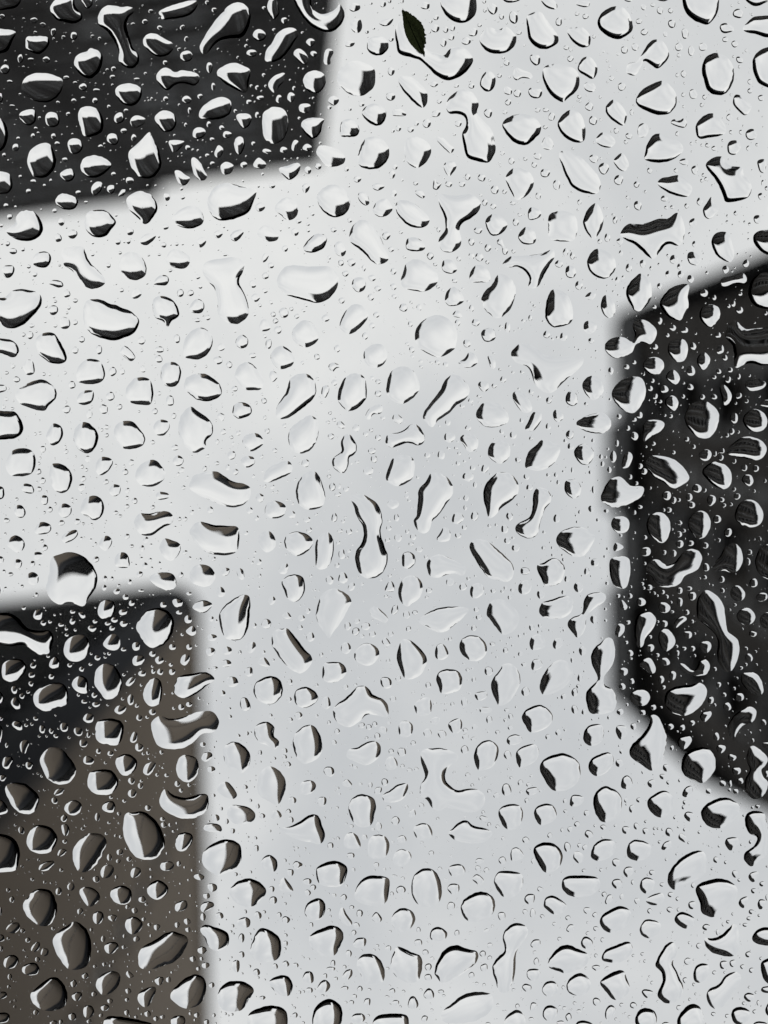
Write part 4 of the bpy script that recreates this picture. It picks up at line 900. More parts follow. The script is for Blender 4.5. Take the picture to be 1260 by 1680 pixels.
P 1262 -47 1271 -65 1293 -62 1296 -41 1274 -23
P -449 -533 -439 -552 -415 -539 -421 -518 -439 -508
E -639 313 18 20
E 1023 155 20 18
E 917 -1298 18 20
E -460 437 20 18
P -442 1195 -433 1168 -412 1168 -399 1189 -418 1198
P -1220 1893 -1205 1876 -1181 1878 -1184 1899 -1202 1911
P -48 -1271 -30 -1286 -3 -1280 0 -1268 -27 -1256
P -1238 -1083 -1226 -1101 -1205 -1101 -1198 -1086 -1211 -1069 -1229 -1071
E -1480 -1729 18 19
P -260 1135 -251 1115 -227 1117 -227 1141 -245 1152
P -827 346 -805 339 -786 352 -793 369 -817 370
E -1155 971 21 17
P 1459 1533 1468 1513 1489 1518 1489 1542 1468 1553
E -484 -1192 20 17
E 1199 -552 17 20
E -837 -435 17 20
P -576 231 -566 219 -551 228 -546 255 -554 266 -569 255
P -1114 -406 -1102 -421 -1081 -412 -1083 -388 -1102 -385
P -218 -567 -200 -585 -169 -570 -188 -561 -200 -549
E -61 -161 19 17
P 373 775 382 763 418 766 415 784 382 785
P 896 137 908 119 937 137 914 152 899 152
P 572 1694 584 1672 609 1672 609 1694 587 1703
P -690 1464 -678 1451 -654 1458 -654 1476 -675 1485
P -1010 672 -993 648 -972 645 -975 666 -996 681
P 1299 923 1311 908 1335 917 1329 935 1311 944
P -1379 1709 -1365 1684 -1345 1681 -1347 1706 -1365 1719
E 630 -1325 20 16
E 1368 -367 16 20
P -1344 -58 -1326 -66 -1313 -55 -1317 -31 -1335 -31
P -993 893 -981 862 -966 861 -964 887 -978 902
E 66 1477 18 17
E -678 546 18 17
E 348 -1875 18 17
E 26 -1624 18 17
E 1105 -64 17 18
E -613 542 18 17
E 1223 -92 18 17
P -545 632 -539 611 -517 608 -514 636 -530 643
P 786 -841 805 -859 827 -856 824 -838 805 -829
E -617 592 20 15
E 1208 -1633 15 20
P 52 941 61 923 82 926 85 947 67 956
E 1444 277 16 18
E -363 -1621 16 18
E -1430 202 16 18
E -1070 -452 16 18
P 539 1857 551 1843 575 1851 572 1870 554 1874
P -896 1830 -881 1816 -860 1821 -869 1845 -884 1848
E -517 -1793 19 15
E -348 -1433 12 24 15
P -1371 174 -1365 158 -1344 157 -1333 171 -1344 183 -1362 186
P 28 1210 37 1192 52 1191 62 1207 46 1226
E 896 -216 13 22
E 407 -1559 17 17
E 409 622 17 17
E -1250 841 17 17
E -968 525 17 17
E -1195 858 17 17
E 1005 351 17 17
P -357 1382 -345 1364 -318 1376 -330 1391 -345 1396
E 675 -1279 14 21
P 191 -1268 197 -1304 209 -1286 226 -1287 212 -1262 200 -1260
E 817 -1530 16 18
E 820 -1381 18 16
E 167 -1519 16 18
E -502 -838 18 16
E 1133 -987 16 18
E -649 -593 18 16
E 553 702 16 18
E 1389 723 18 16
E -990 734 13 21
E 992 -1198 15 19
E 727 -303 15 19
P 182 820 191 805 215 802 217 820 197 832
P 863 1524 875 1497 890 1497 893 1518 872 1533
P -304 491 -294 473 -278 473 -272 497 -291 507
E 1176 -1869 14 20
E -596 -222 16 17
E -1067 -1262 16 17
P -637 237 -626 219 -604 222 -608 243 -626 250
P -320 -1265 -312 -1283 -291 -1280 -294 -1259 -309 -1246
E -1061 -549 15 18
E 551 231 18 15
E -771 -1611 18 15
E -287 -1835 18 15
P -163 1059 -145 1044 -124 1065 -139 1074 -157 1071
P 143 -1972 152 -1993 176 -1987 176 -1969 161 -1964
E -682 -1736 12 22
P 1311 1766 1320 1753 1341 1757 1335 1781 1317 1784
P 124 -1243 127 -1259 149 -1256 160 -1234 149 -1226
P -744 1424 -726 1412 -702 1424 -711 1438 -732 1436
E 1246 -1817 16 16
E 978 -297 16 16
E -984 1100 17 16
E 170 864 16 17
E -485 -56 16 17
E 227 869 17 16
E 70 1279 17 16
E 1377 1011 17 16
P 922 364 929 343 951 367 945 382 926 379
E -165 165 13 20
E -672 491 20 13
P 469 -1639 475 -1663 497 -1654 500 -1636 488 -1630
P 784 1261 793 1243 811 1249 817 1267 799 1275
E 1314 -636 15 18
E 1208 -1130 15 18
E 433 -1260 15 18
E 613 322 15 18
E -648 -1086 18 15
E 321 -1840 18 15
E 373 -997 15 18
E 354 16 15 18
E 1099 585 18 15
P 28 395 34 370 52 364 55 388 40 401
P 380 -161 388 -185 409 -182 409 -167 394 -152
E 716 1309 13 19
E 203 -1557 19 13 -20
E -433 1518 16 16
E 200 -1890 16 16
E -127 -976 16 16
E 824 198 16 16
E 907 1370 16 16
P -1341 1724 -1332 1704 -1311 1709 -1314 1730 -1332 1735
E 460 1579 15 17
E 1187 480 17 15
E -300 -1424 17 15
E -878 579 17 15
E 1459 -1144 15 17
E -212 266 15 17
E -71 447 17 15
E 776 543 15 17
P 268 -771 279 -786 294 -786 306 -762 279 -762
P 745 2014 757 1990 787 1987 817 2002 811 2029 763 2032
P -1290 1102 -1277 1083 -1250 1080 -1256 1099 -1277 1108
P 1150 1273 1159 1255 1181 1270 1178 1291 1162 1285
P 1468 -421 1483 -437 1520 -434 1520 -409 1483 -411
E 262 1540 16 16
E 1344 80 16 16
E 946 1243 16 16
E 9 -1080 16 16
E 1046 1061 16 16
E 1341 761 16 16
E 1205 328 16 16
E 1152 -1817 15 16
E 929 -1662 15 16
E -439 346 15 16
E -360 1128 17 15
E 762 -886 15 17
E 483 950 15 17
E -711 1712 17 15
E 1114 1251 15 17
E 802 -1584 15 17
E -957 920 17 15
E 76 -799 17 15
E 224 -223 15 17
E 1204 1536 15 17
P 1114 639 1126 622 1141 629 1138 651 1123 657
P 712 1633 724 1612 742 1615 739 1636 724 1642
P 920 623 932 609 951 614 951 632 935 640
P -1276 1339 -1265 1318 -1241 1320 -1247 1336 -1265 1346
P -1526 -98 -1492 -98 -1483 -73 -1492 -52 -1526 -49
E 1200 -1802 12 20
E -613 -1475 18 13
E -451 -657 12 20
E 314 743 13 18
E -465 -995 12 20 30
E 483 -722 12 20
P 571 1939 578 1916 597 1921 594 1939 578 1954
E 515 140 15 16
E -993 -1097 15 16
E 472 67 15 16
E 830 1913 15 16
E 1124 -1907 15 16
E 258 273 16 15
E -1274 -1071 14 17
E -557 1665 12 19
E -134 -1829 19 12
P -1501 1875 -1477 1875 -1474 1893 -1498 1902 -1517 1887
E 359 -741 15 15
E -493 1576 15 15
E -636 -645 15 15
E 521 -1636 15 15
E -766 420 15 15
P -21 850 -9 838 12 847 6 866 -12 862
E 1302 28 16 15
E -415 -712 16 15
E -948 -670 15 16
E -1175 904 15 16
E -1241 -401 15 16
E -307 -191 16 15
E 702 -685 15 16
E 1095 -480 16 15
E -1217 1971 16 15
E -348 -1095 16 15
E 1250 -856 16 15
E 315 929 15 16
E 920 982 16 15
E 1426 570 15 16
P -1079 1582 -1063 1573 -1044 1579 -1054 1600 -1072 1594
P 1344 959 1353 944 1377 956 1368 971 1353 971
P 97 1189 103 1168 118 1162 124 1183 109 1195
E 745 772 13 17
E -300 1444 17 13
E 1172 -1369 17 13
E -810 -677 13 17
E 675 25 13 17
E 28 -1722 13 17
E 368 -1101 17 13
E -23 1089 13 17 30
E -1114 -634 13 17
E 1214 -1337 13 17
E -127 292 13 17 20
E 491 17 13 17
E 819 419 13 17
P -399 407 -387 393 -372 395 -362 413 -381 418
P -9 507 3 491 19 503 25 519 6 522
P -1520 -494 -1486 -497 -1474 -482 -1486 -470 -1520 -466
E 1041 531 15 15
E -334 796 15 15
E -878 -635 18 12
E 55 101 15 15
E 309 292 15 15
E -1223 1464 15 15
E -1386 990 15 15
E -1175 -1660 15 15
E -1182 -96 15 15
E 1156 125 15 15
E 324 -659 15 15
P -185 -340 -172 -357 -150 -334 -166 -326
P 1172 1754 1184 1741 1202 1748 1196 1766 1178 1767
E 1198 -911 13 16
E 88 401 13 16
E 683 -1915 13 16
E -1240 -853 13 16
E -796 -856 13 16
E 600 -1391 16 13 20
P -79 1921 -73 1902 -54 1902 -56 1927 -73 1930
P -651 -373 -642 -388 -622 -376 -632 -355
E 463 1362 15 15
E 134 1683 15 15
E -110 467 15 15
E -383 1594 15 15
E 382 -1307 15 15
E 684 -970 15 15
E -228 -758 15 15
E -881 -598 15 15
E -361 10 15 15
E 391 1780 15 15
E -1211 -1860 14 15
P 460 -2026 533 -2026 530 -1999 491 -1989 466 -1999
E 655 -1545 13 16
E -1220 -497 13 16
E 232 -1834 13 16
E -513 -891 13 16
E 31 -1319 13 16
E -1090 1936 16 13
E -142 446 13 16
E 957 -954 12 17
E 1156 352 12 17
E -1152 -383 12 17
E -21 1229 12 17
E 745 705 12 17
P -1526 832 -1495 838 -1489 869 -1498 899 -1526 905
P 1472 1866 1483 1854 1513 1854 1513 1877 1483 1877
E 3 1056 13 15
E 939 -1805 13 15
E -297 -1336 13 15
E 505 -300 13 15
E -366 1409 13 15
E -1444 695 13 15
E -410 -1614 13 15
E 981 -1817 13 15
E -47 -915 15 13
E -1141 455 15 13
E 1389 -789 15 13
E -1450 -1019 16 12
E 581 1568 11 18
E -1020 392 16 12
E -194 22 11 18
E 1420 195 12 16
E 794 1557 15 13
E 1259 1622 15 13
E 406 -1033 13 15
E -675 1006 15 13
E 181 -1001 13 15
E -109 -329 13 15
E -104 -1301 15 13
E -1383 -691 13 15
E -994 -1296 15 13
E -1439 -1424 13 15
E -849 -1231 13 15
E -202 -98 13 15
E 1193 -58 13 15
E -1335 849 13 15
E -498 1798 15 13
E 1335 -948 13 15
E 636 -694 13 15
E -657 1195 15 13
E -95 1569 13 15
E 1259 216 13 15
E -642 1577 15 13
E 173 1778 13 15
E 173 1818 15 13
E -1017 437 16 12
E 721 1973 12 16
E 1414 -971 12 16 30
E 37 -1246 14 13
E -39 -207 13 14
P 1441 2002 1459 1989 1495 1996 1495 2020 1453 2020
P 811 1778 830 1769 847 1778 830 1793
E 373 1364 17 11
E -1420 -1771 11 17
E 873 -1072 11 17
P -1429 1240 -1420 1228 -1406 1237 -1408 1257 -1423 1255
E -1250 1197 12 15
E -1261 -1133 12 15
E 1078 -1959 12 15
E -392 -1415 15 12
E 515 -1133 12 15
E 1389 -1766 15 12 40
E -183 -639 12 15
E 1208 -647 12 15
E 195 -1672 16 11
E 1096 437 13 13
E 932 681 13 13
E 554 1282 13 13
E -51 -840 13 13
E -987 1051 13 13
E 569 -96 13 13
E -323 415 13 13
E 482 112 13 13
E -384 1766 13 13
E -679 -8 13 13
E 1370 -1828 13 13
E -23 -463 13 13
E -1124 1435 13 13
E -464 -923 13 13
E 290 -1518 13 13
E -525 -6 13 13
E 730 -256 13 13
E 811 -13 13 13
E 1196 -488 13 13
E 923 781 13 13
E 974 1927 13 13
E 1131 162 13 13
P -227 1787 -215 1777 -191 1781 -197 1793 -218 1795
P -1038 -1234 -1026 -1259 -1010 -1259 -1014 -1240
E 1299 878 12 15
E 1102 1000 12 15
E -1271 1482 12 15
E -47 -238 15 12
E 1441 476 15 12
E 1277 735 12 15
E -138 1726 12 15
E -1212 1842 12 15
E 1017 -1875 15 12 -30
E -457 -1409 18 10 15
E -945 631 15 12
E 342 -1056 12 15
E -945 1514 15 12
E -130 1343 15 12
E 1202 -28 15 12
E 1362 1763 12 15
E 411 811 12 15
E -697 1771 15 12
E 969 1160 12 15
E -1489 1039 13 13
P -1008 1806 -999 1793 -978 1812 -993 1821
E 1011 -971 11 16
P 146 1981 155 1967 171 1972 165 1990 152 1993
P 1477 908 1489 899 1520 899 1520 926 1489 923
E -1207 -632 13 13
E 253 -1282 14 12
E -1319 -1767 14 12
P -1501 702 -1489 717 -1489 741 -1520 754 -1520 702
E 1371 1414 11 15
E -1368 -1920 15 11
E -817 -252 15 11
E 1233 -1213 11 15
E -1125 752 15 11
E 710 -1016 11 15
E -74 -688 11 15
P 373 1195 382 1186 405 1195 400 1206 379 1204
E 1392 1051 13 12
E 1175 -711 13 12
E -157 1506 12 13
E 386 1726 12 13
E -209 1304 12 13
E 922 -1058 13 12
E 1344 -518 12 13
E 1408 -173 12 13
E -45 478 13 12
E -26 876 12 13
E -301 30 13 12
E -905 782 13 12
E -257 -1351 13 12
E -1044 311 13 12
E 957 -1469 13 12
E -942 -559 12 13
E 466 -518 12 13
E 645 -437 12 13
E 999 -379 12 13
E 1380 -61 13 12
E -1032 1329 13 12
E -887 1622 13 12
E -1335 -122 12 13
E -390 -1920 12 13
E 1349 -1542 12 13
E -756 -856 12 13
E -387 -1030 12 13
E -605 -576 12 13
E -1287 1128 12 13
E 262 -1855 13 12
E -1436 -518 13 12
E -548 -1357 13 12
E -275 -1790 13 12
E -1182 -674 13 12
E 498 -1372 12 13
E 37 -941 12 13
E -693 1500 13 12
E 37 -881 12 13
E 1095 -1225 13 12
E 1453 -170 13 12
E -827 528 13 12
E -828 625 13 12
E 975 838 12 13
E -769 1600 13 12
E -923 1960 13 12
E -291 1869 13 12
E -1167 1812 13 12
E 138 146 13 12
E 1323 1061 13 12
E 1022 1247 13 12
E 1084 655 11 15
E 1111 -929 11 15
E -707 1582 11 15
E 1159 -929 11 15
E -514 -612 15 11
E -1291 -1875 10 15
E 49 22 10 15
P -1194 395 -1175 392 -1167 410 -1181 415
E -1120 1192 10 16
E 595 1756 10 15
P -1501 1651 -1486 1654 -1483 1672 -1501 1678 -1517 1666
E 162 1721 12 12
E 1423 1728 12 12
E 1017 -158 12 12
E 114 97 12 12
E -47 -729 12 12
E 1153 87 12 12
E -375 988 12 12
E 1473 -1618 12 12
E 485 -1601 12 12
E -1187 1560 12 12
E 728 -1771 12 12
E -1158 -207 12 12
E 342 -1001 12 12
E 1129 -720 12 12
E -1012 -157 12 12
E -207 -296 12 12
E -581 -157 12 12
E 1386 -455 12 12
E -1126 185 12 12
E 290 92 12 12
E -957 804 12 12
E 35 731 12 12
E 318 879 12 12
E 766 648 10 15
E 1120 839 12 12
E -1333 -246 12 12
E -1041 -1056 12 12
E -151 -932 12 12
E -1199 37 12 12
E -4 -1984 12 12
E -1217 428 12 12
E -987 -194 12 12
E -194 -506 12 12
E -1326 139 12 12
E -136 77 12 12
E -165 -827 12 12
E -30 -771 12 12
E -955 243 12 12
E 1256 131 12 12
E -875 625 12 12
E -364 1204 12 12
E -556 1729 12 12
E 17 1706 12 12
E -23 -291 12 12
E -490 195 12 12
E 792 232 10 15
E 1156 307 12 12
E 1165 843 12 12
E -277 1468 12 12
E -298 1488 12 12
E -108 1615 12 12
E 342 1810 11 13
E 1132 -46 11 13
E -24 -874 13 11
E 987 -1280 11 13
E -389 934 13 11
E 1117 1554 13 11
E -442 -964 13 11
E 305 -1282 13 11
E 1472 -1234 11 13
E -905 555 13 11
E 1170 -1711 11 13
E 394 -1210 11 13
E 104 -1495 13 11
E 327 -1310 11 13
E 603 -1236 11 13
E 137 -800 11 13
E 288 -740 11 13
E -632 708 13 11
E 1320 264 11 13
E 963 552 11 13
E -499 1315 11 13
E 46 1917 13 11
E 986 1228 11 13
E -439 1474 11 13
P -172 1866 -157 1852 -139 1856 -145 1868
E 887 -552 10 15
E 427 -1195 11 12
E 903 -1141 9 15
E -483 -1618 15 9
E 736 -1001 9 15
E 241 -1884 10 13
E -1023 -550 10 13
E 642 -334 10 13
E 715 261 10 13
P 1489 1942 1507 1911 1526 1917 1526 1978 1498 1966
E 1297 1359 11 12
E 1089 1034 12 11
E 792 1177 11 12
E 557 -137 11 12
E 176 307 12 11
E 989 1520 11 12
E 321 -55 11 12
E 32 1872 12 11
E -628 -314 12 11
E 1305 -691 12 11
E 1199 122 12 11
E -793 763 12 11
E -87 834 12 11
E 1011 783 12 11
E 56 -1500 11 12
E 342 -796 9 15
E 250 -350 11 12
E -923 1157 12 11
E -974 1557 12 11
E -967 1668 12 11
E -975 -44 11 12
E -986 357 12 11
E 479 -1755 12 11
E -168 -974 11 12
E -262 -607 11 12
E 109 -635 11 12
E 329 -329 12 11
E 371 411 12 11
E -1371 600 12 11
E -1377 637 12 11
E 996 -1917 12 11
E 267 -1891 11 12
E -854 -1114 12 11
E -896 -394 11 12
E -931 109 11 12
E -1010 333 12 11
E -1299 643 12 11
E -1261 42 12 11
E -584 -482 12 11
E -934 209 11 12
E 524 -204 11 12
E -747 1746 12 11
E 170 -222 11 12
E 173 677 11 12
E -863 363 12 11
E 1052 763 12 11
E 1483 823 11 12
E 1359 -315 11 12
E 681 862 11 12
E 400 1640 11 12
E -1290 1996 15 11
E -438 -1275 13 10
E -1054 422 13 10
E -978 -1463 10 13
E -1501 -1618 13 19
E -1073 1350 10 13
E 1078 -747 10 13
E -667 -1662 8 15
E -148 -90 11 11
E 347 -173 11 11
E 1077 -883 10 12
E 1214 -1047 10 12
E -946 142 10 12
E 1014 -1972 10 12
E 577 452 10 12
E -199 1763 10 12
E -180 -69 13 9
E 690 1996 15 10
E 1204 825 11 11
E 1120 1495 11 11
E -183 858 11 11
E -475 1189 11 11
E -292 71 11 11
E -298 387 11 11
E -690 -760 11 11
E 42 -1349 11 11
E 1320 -240 11 11
E -368 664 11 11
E -59 841 11 11
E 56 651 11 11
E -348 1966 11 11
E -1034 -411 11 11
E 342 -1665 11 11
E -790 -165 11 11
E -1129 -1607 11 11
E -1374 202 11 11
E 787 -1936 11 11
E 28 -1027 11 11
E 241 -576 11 11
E -762 528 11 11
E -808 1063 11 11
E -1462 -1154 11 11
E -1212 -1604 11 11
E -1350 -158 11 11
E -1306 -10 11 11
E 1333 -1846 11 11
E -1176 -130 11 11
E -862 -1044 11 11
E -1132 716 11 11
E 587 -1357 11 11
E 810 -670 11 11
E 1060 -645 11 11
E 1332 -603 11 11
E 1290 -450 11 11
E 1317 -213 11 11
E 1038 295 11 11
E 702 722 11 11
E 439 1108 11 11
E -1359 1954 11 11
E -94 1863 11 11
E 414 1694 11 11
E 1230 1695 11 11
E 351 454 11 11
E 26 476 11 11
E -952 1070 11 11
E -673 1848 11 11
E -469 -435 11 11
E -861 1223 11 11
E 533 1058 11 11
E 1268 1091 11 11
E -425 1775 11 11
E -76 1271 11 11
E 1047 1409 11 11
E 754 1220 11 11
E -1291 -1468 10 11
E -71 -305 10 11
E 1205 534 12 10
E -1069 944 12 10
E 857 1232 12 10
E 285 1645 10 12
E -1017 -1489 12 10
E -1475 33 12 10
E -1333 -1902 12 10
E -1453 1514 10 12
E -1120 570 12 10
E -999 1871 12 10
E -762 752 12 10
E -731 -750 13 8
E -79 -954 8 13
E -693 1993 11 11
E -1497 186 11 13
E -334 -1137 11 10
E 475 541 10 11
E 1444 1480 11 10
E -1087 -118 11 10
E -1132 1883 11 10
E -1414 719 10 11
E -842 1827 10 11
E -373 1171 11 10
E 785 1311 10 11
E 1477 1453 11 10
E 1176 1829 9 12
E 881 -165 9 12
E -611 -174 9 12
E -1461 1816 9 12
E 1365 -814 9 12
E -1097 1668 9 12
E 912 -907 9 12
E -195 901 10 10
E 431 -494 10 10
E -507 444 10 10
E 19 63 10 10
E 551 1562 10 10
E -634 -1501 10 10
E -719 -1624 10 10
E -1491 -1935 10 10
E 1119 -1958 10 10
E -787 -1893 10 10
E -183 208 10 10
E 494 843 10 10
E 361 381 10 10
E 314 60 10 10
E 1152 1936 10 10
E 641 879 10 11
E 400 1400 11 10
E 610 1474 11 10
E 1374 1091 11 10
E 367 1392 11 10
E 103 -735 10 11
E -708 909 11 10
E 1060 -452 10 11
E -543 1076 11 10
E 495 799 10 11
E -1063 454 11 10
E -197 -1103 11 10
E -822 -376 10 11
E -808 1613 10 11
E -1070 1910 11 10
E -1331 434 11 10
E 459 -1935 10 11
E -466 -865 11 10
E -424 -747 11 10
E -1005 95 10 11
E -1093 296 10 11
E 203 -1932 11 10
E -934 -1915 11 10
E 1038 -1334 10 11
E 948 -567 11 10
E 819 -87 7 15
E -1091 260 10 11
E 354 841 10 11
E -592 1247 11 10
E -118 1644 10 11
E 727 1240 10 11
E 872 1786 11 10
E 907 -1490 10 11
E 1244 -449 11 10
E -106 427 11 10
E 96 457 10 11
E 1114 -8 11 10
E -1005 1955 10 11
E -30 1379 11 10
E 1155 -959 10 11
E -794 245 10 11
E 969 661 10 11
E -345 1771 11 10
E -385 1686 10 11
E 782 781 10 11
E -496 -1551 8 13
E 1495 1023 8 13
E 1193 299 12 8
E -801 393 12 8
E 572 -759 8 12
E 632 -1571 12 8
E 356 -107 8 12
E -475 1898 12 8
E -53 1068 8 12
E 911 -269 8 12
E 223 1874 12 8
E -389 958 10 10
E 575 -470 10 10
E -150 685 10 10
E 1290 -1421 10 10
E 719 1586 10 10
E 824 1574 10 10
E -433 -773 10 10
E -1000 -1058 10 10
E -23 -510 10 10
E -876 -1891 10 10
E -853 -1614 10 10
E -1078 -964 10 10
E -1379 671 10 10
E -1003 -84 10 10
E 919 -373 10 10
E 1435 1562 10 10
E 1038 1559 10 10
E 1435 1790 10 10
E 121 393 11 9
E 600 -1571 11 9
E -685 -1515 9 11
E -88 -1593 11 9
E 712 -1814 11 9
E -528 -1602 11 9
E -663 -1961 11 9
E -701 -170 9 11
E 427 308 11 9
E 1002 -179 10 10
E 1353 1062 7 13
E 1429 157 10 10
E 996 1126 10 10
E 828 1628 10 10
E 1465 105 10 10
E 1308 675 10 10
E 648 1264 10 10
E 860 1494 10 10
E 1308 -549 10 10
E 339 -435 10 10
E 147 1147 10 10
E -719 -883 10 10
E -1116 935 10 10
E -1391 1672 10 10
E 126 -1519 10 10
E -569 -309 10 10
E 209 -585 10 10
E 1353 -555 10 10
E -994 273 10 10
E -36 829 10 10
E 114 903 10 10
E -409 1574 10 10
E 185 1333 10 10
E 889 -1695 10 10
E -728 -920 10 10
E -1181 614 10 10
E -1353 1748 10 10
E -1365 -929 10 10
E -1207 -741 10 10
E -1348 -90 10 10
E -767 -1424 10 10
E -456 -317 10 10
E -498 24 10 10
E -1300 856 10 10
E -891 1979 10 10
E 28 -1848 10 10
E -147 -1341 10 10
E 1041 -483 10 10
E -327 452 10 10
E 14 110 10 10
E 1320 -48 10 10
E -370 734 10 10
E -366 813 10 10
E -675 418 10 10
E 28 935 10 10
E -996 1356 10 10
E -766 1632 10 10
E -732 1965 10 10
E 1184 392 10 10
E 187 1748 10 10
E -1389 -1254 10 9
E -1057 -1731 9 10
E 527 -1873 10 9
E 276 -904 10 9
E -1085 -332 10 9
E 1290 -838 9 10
E 17 1156 11 8
E 583 1364 8 11
E -172 74 11 8
E 968 -1562 8 11
E 547 596 11 8
E 350 887 11 8
E 135 1633 8 11
E 292 -990 8 11
E 764 -1211 8 11
E -1172 741 11 8
E -1262 441 11 8
E 929 1503 8 11
E -1460 243 11 8
E -1241 -1697 11 8
E -1370 -1292 11 8
E 926 -1012 8 11
E 1386 -530 8 11
E -1080 436 11 8
E 100 1009 11 8
E -802 1374 8 11
E 460 -314 8 11
E 1147 552 8 11
E -484 942 8 11
E 854 -188 8 11
E 1368 -199 9 10
E -494 1150 9 10
E 306 -414 10 9
E 533 554 9 10
E 351 655 9 10
E -230 1813 9 10
E -772 -1848 9 10
E -966 -1690 12 7
E -1471 -1048 10 9
E -855 -1755 9 10
E -760 -1569 7 12
E -134 -1141 9 10
E 1429 -1681 9 10
E 40 -843 10 9
E -427 -241 10 9
E -341 -765 9 10
E -115 1893 9 10
E 1429 -1645 9 10
E -751 1 9 10
E 558 1128 9 10
E 1208 1459 9 10
E 503 -1207 10 8
E -666 183 10 8
E 1182 -1196 8 10
E 538 -358 8 10
E 106 125 10 8
E 843 -1058 8 10
E -614 1210 8 11
E -1247 -1377 11 8
E -1207 -826 11 8
E 1293 -228 8 11
E 424 516 11 8
E -1152 1989 9 9
E -1495 1706 8 11
E 1323 307 9 9
E -126 1916 9 9
E -4 -368 9 9
E -437 -98 9 9
E 1184 -284 9 9
E 462 -1403 9 9
E 471 -1252 9 9
E 451 -1705 9 9
E -1371 -1470 9 9
E -1243 -236 9 9
E -1411 1636 9 9
E 1264 -1433 9 9
E -778 27 9 9
E 1329 714 9 9
E 413 1742 9 9
E 1400 1776 9 9
E 854 1672 8 10
E 1426 1588 10 8
E 978 -361 10 8
E 521 1930 8 10
E 672 -145 8 10
E 16 581 8 10
E 869 -4 10 8
E 963 328 8 10
E 317 852 10 8
E 1087 1456 10 8
E 1411 1613 10 8
E 762 1951 10 8
E -905 -273 10 8
E -1005 -23 10 8
E -902 623 8 10
E -1155 872 8 10
E -536 867 8 10
E -865 1972 10 8
E 282 -1666 10 8
E 1099 -1867 8 10
E -1061 -1700 10 8
E -1277 -1440 10 8
E -1228 599 10 8
E -1282 875 10 8
E -1377 -728 10 8
E 216 -1604 10 8
E -1026 -867 10 8
E 124 -1285 10 8
E -652 -275 8 10
E -176 -101 8 10
E -1049 2 10 8
E -1217 390 10 8
E -87 485 10 8
E 318 -17 8 10
E 327 1027 10 8
E -284 1613 8 10
E -126 1545 10 8
E -1361 807 10 8
E 472 -1563 10 8
E -1262 1992 8 10
E 1252 -1621 8 10
E -905 -19 10 8
E 1423 -1421 8 10
E -654 -191 10 8
E -778 157 10 8
E -540 82 10 8
E 1172 534 10 8
E -866 1200 10 8
E 444 861 10 8
E 1156 42 10 8
E 954 431 10 8
E 289 -191 8 10
E 575 1981 10 8
E 1459 1150 10 8
E 213 -1104 8 10
E -1195 -1249 10 8
E -1287 -1177 10 8
E -1123 -1649 13 6
P 1044 -2020 1114 -2020 1108 -1999 1078 -1996
P 1084 2002 1096 1992 1114 1996 1111 2014 1090 2014
E 565 1066 9 9
E 1303 1642 7 11
E 848 -216 7 11
E 373 -453 11 7
E 736 579 7 11
E -762 319 11 7
E 40 1424 11 7
E 1175 1135 8 9
E 928 937 8 9
E 1291 1799 9 8
E -801 27 9 8
E -784 -96 9 8
E 1290 -527 9 8
E 91 76 8 9
E -496 -1658 8 9
E -1057 -1321 9 8
E -1008 -1568 9 8
E 630 -1504 9 8
E -1411 -1027 8 9
E -1108 -1428 9 8
E 1050 -1981 9 8
E -1450 -570 8 9
E -911 -1956 9 8
E -1359 323 8 9
E 1146 -1478 8 9
E -444 796 9 8
E -787 -1229 9 8
E -602 801 9 8
E -1002 1543 9 8
E 218 1395 9 8
E 1395 -1484 8 9
E -47 -524 9 8
E -472 548 9 8
E 707 1129 8 9
E 1096 158 8 9
E -1498 1560 6 16
E 954 -328 8 10
E -1018 537 10 8
E -1477 -1198 10 8
E -1129 428 10 8
E 1125 922 8 10
E -1247 1287 10 8
E -660 611 10 8
E 702 313 8 10
E 1287 1961 10 8
E 764 1303 9 9
E 954 -2005 18 12
E 1480 -1286 6 12
E -949 308 12 6
E -1380 -1768 12 6
E 72 993 8 8
E 1093 685 8 8
E 946 1128 8 8
E 686 1668 8 8
E 1368 -89 8 8
E 609 444 8 8
E 642 -145 8 8
E 1121 -374 8 8
E 164 175 8 8
E 475 814 8 8
E 377 1042 8 8
E -154 1778 8 8
E 466 1276 8 8
E 1340 1968 8 8
E 763 -1622 8 8
E -215 -140 8 8
E 91 -657 8 8
E 1308 110 8 8
E 979 2 8 8
E 1021 99 8 8
E -833 597 8 8
E -1035 1179 8 8
E -939 1591 8 8
E -1004 1905 8 8
E 34 -1490 8 8
E -966 757 8 8
E -466 -688 8 8
E -794 1088 8 8
E -1017 1700 8 8
E -1093 1767 8 8
E -726 1784 8 8
E 1152 -1784 8 8
E -297 -1101 8 8
E -362 -794 8 8
E -1468 1477 8 8
E -67 -1877 8 8
E 754 -1946 8 8
E -1484 -1395 8 8
E -442 -820 8 8
E 545 -747 8 8
E -879 -464 8 8
E -50 -320 8 8
E 575 -288 8 8
E 330 260 8 8
E 502 304 8 8
E -579 1416 8 8
E 705 1939 8 8
E -511 -1440 8 8
E -1064 260 8 8
E -160 36 8 8
E 1356 -1484 8 8
E 1253 -85 8 8
E -870 939 8 8
E -569 875 8 8
E 709 -278 8 8
E 1341 -300 8 8
E 1414 534 8 8
E 411 1221 8 8
E 666 1610 8 8
E 1447 1951 8 8
E 618 1580 8 8
E 1147 1512 8 8
E 759 682 8 8
E -195 1498 9 8
E -1085 -300 9 8
E -691 -1990 8 9
E 1374 -1168 8 9
E -1038 1364 9 8
E 963 -137 8 9
E 972 1447 7 10
E 491 333 7 10
E -245 558 7 10
E 1001 -20 10 7
E -1474 911 7 10
E 681 -116 7 10
E 391 -1995 8 8
E 928 1925 8 8
E 1169 -452 8 8
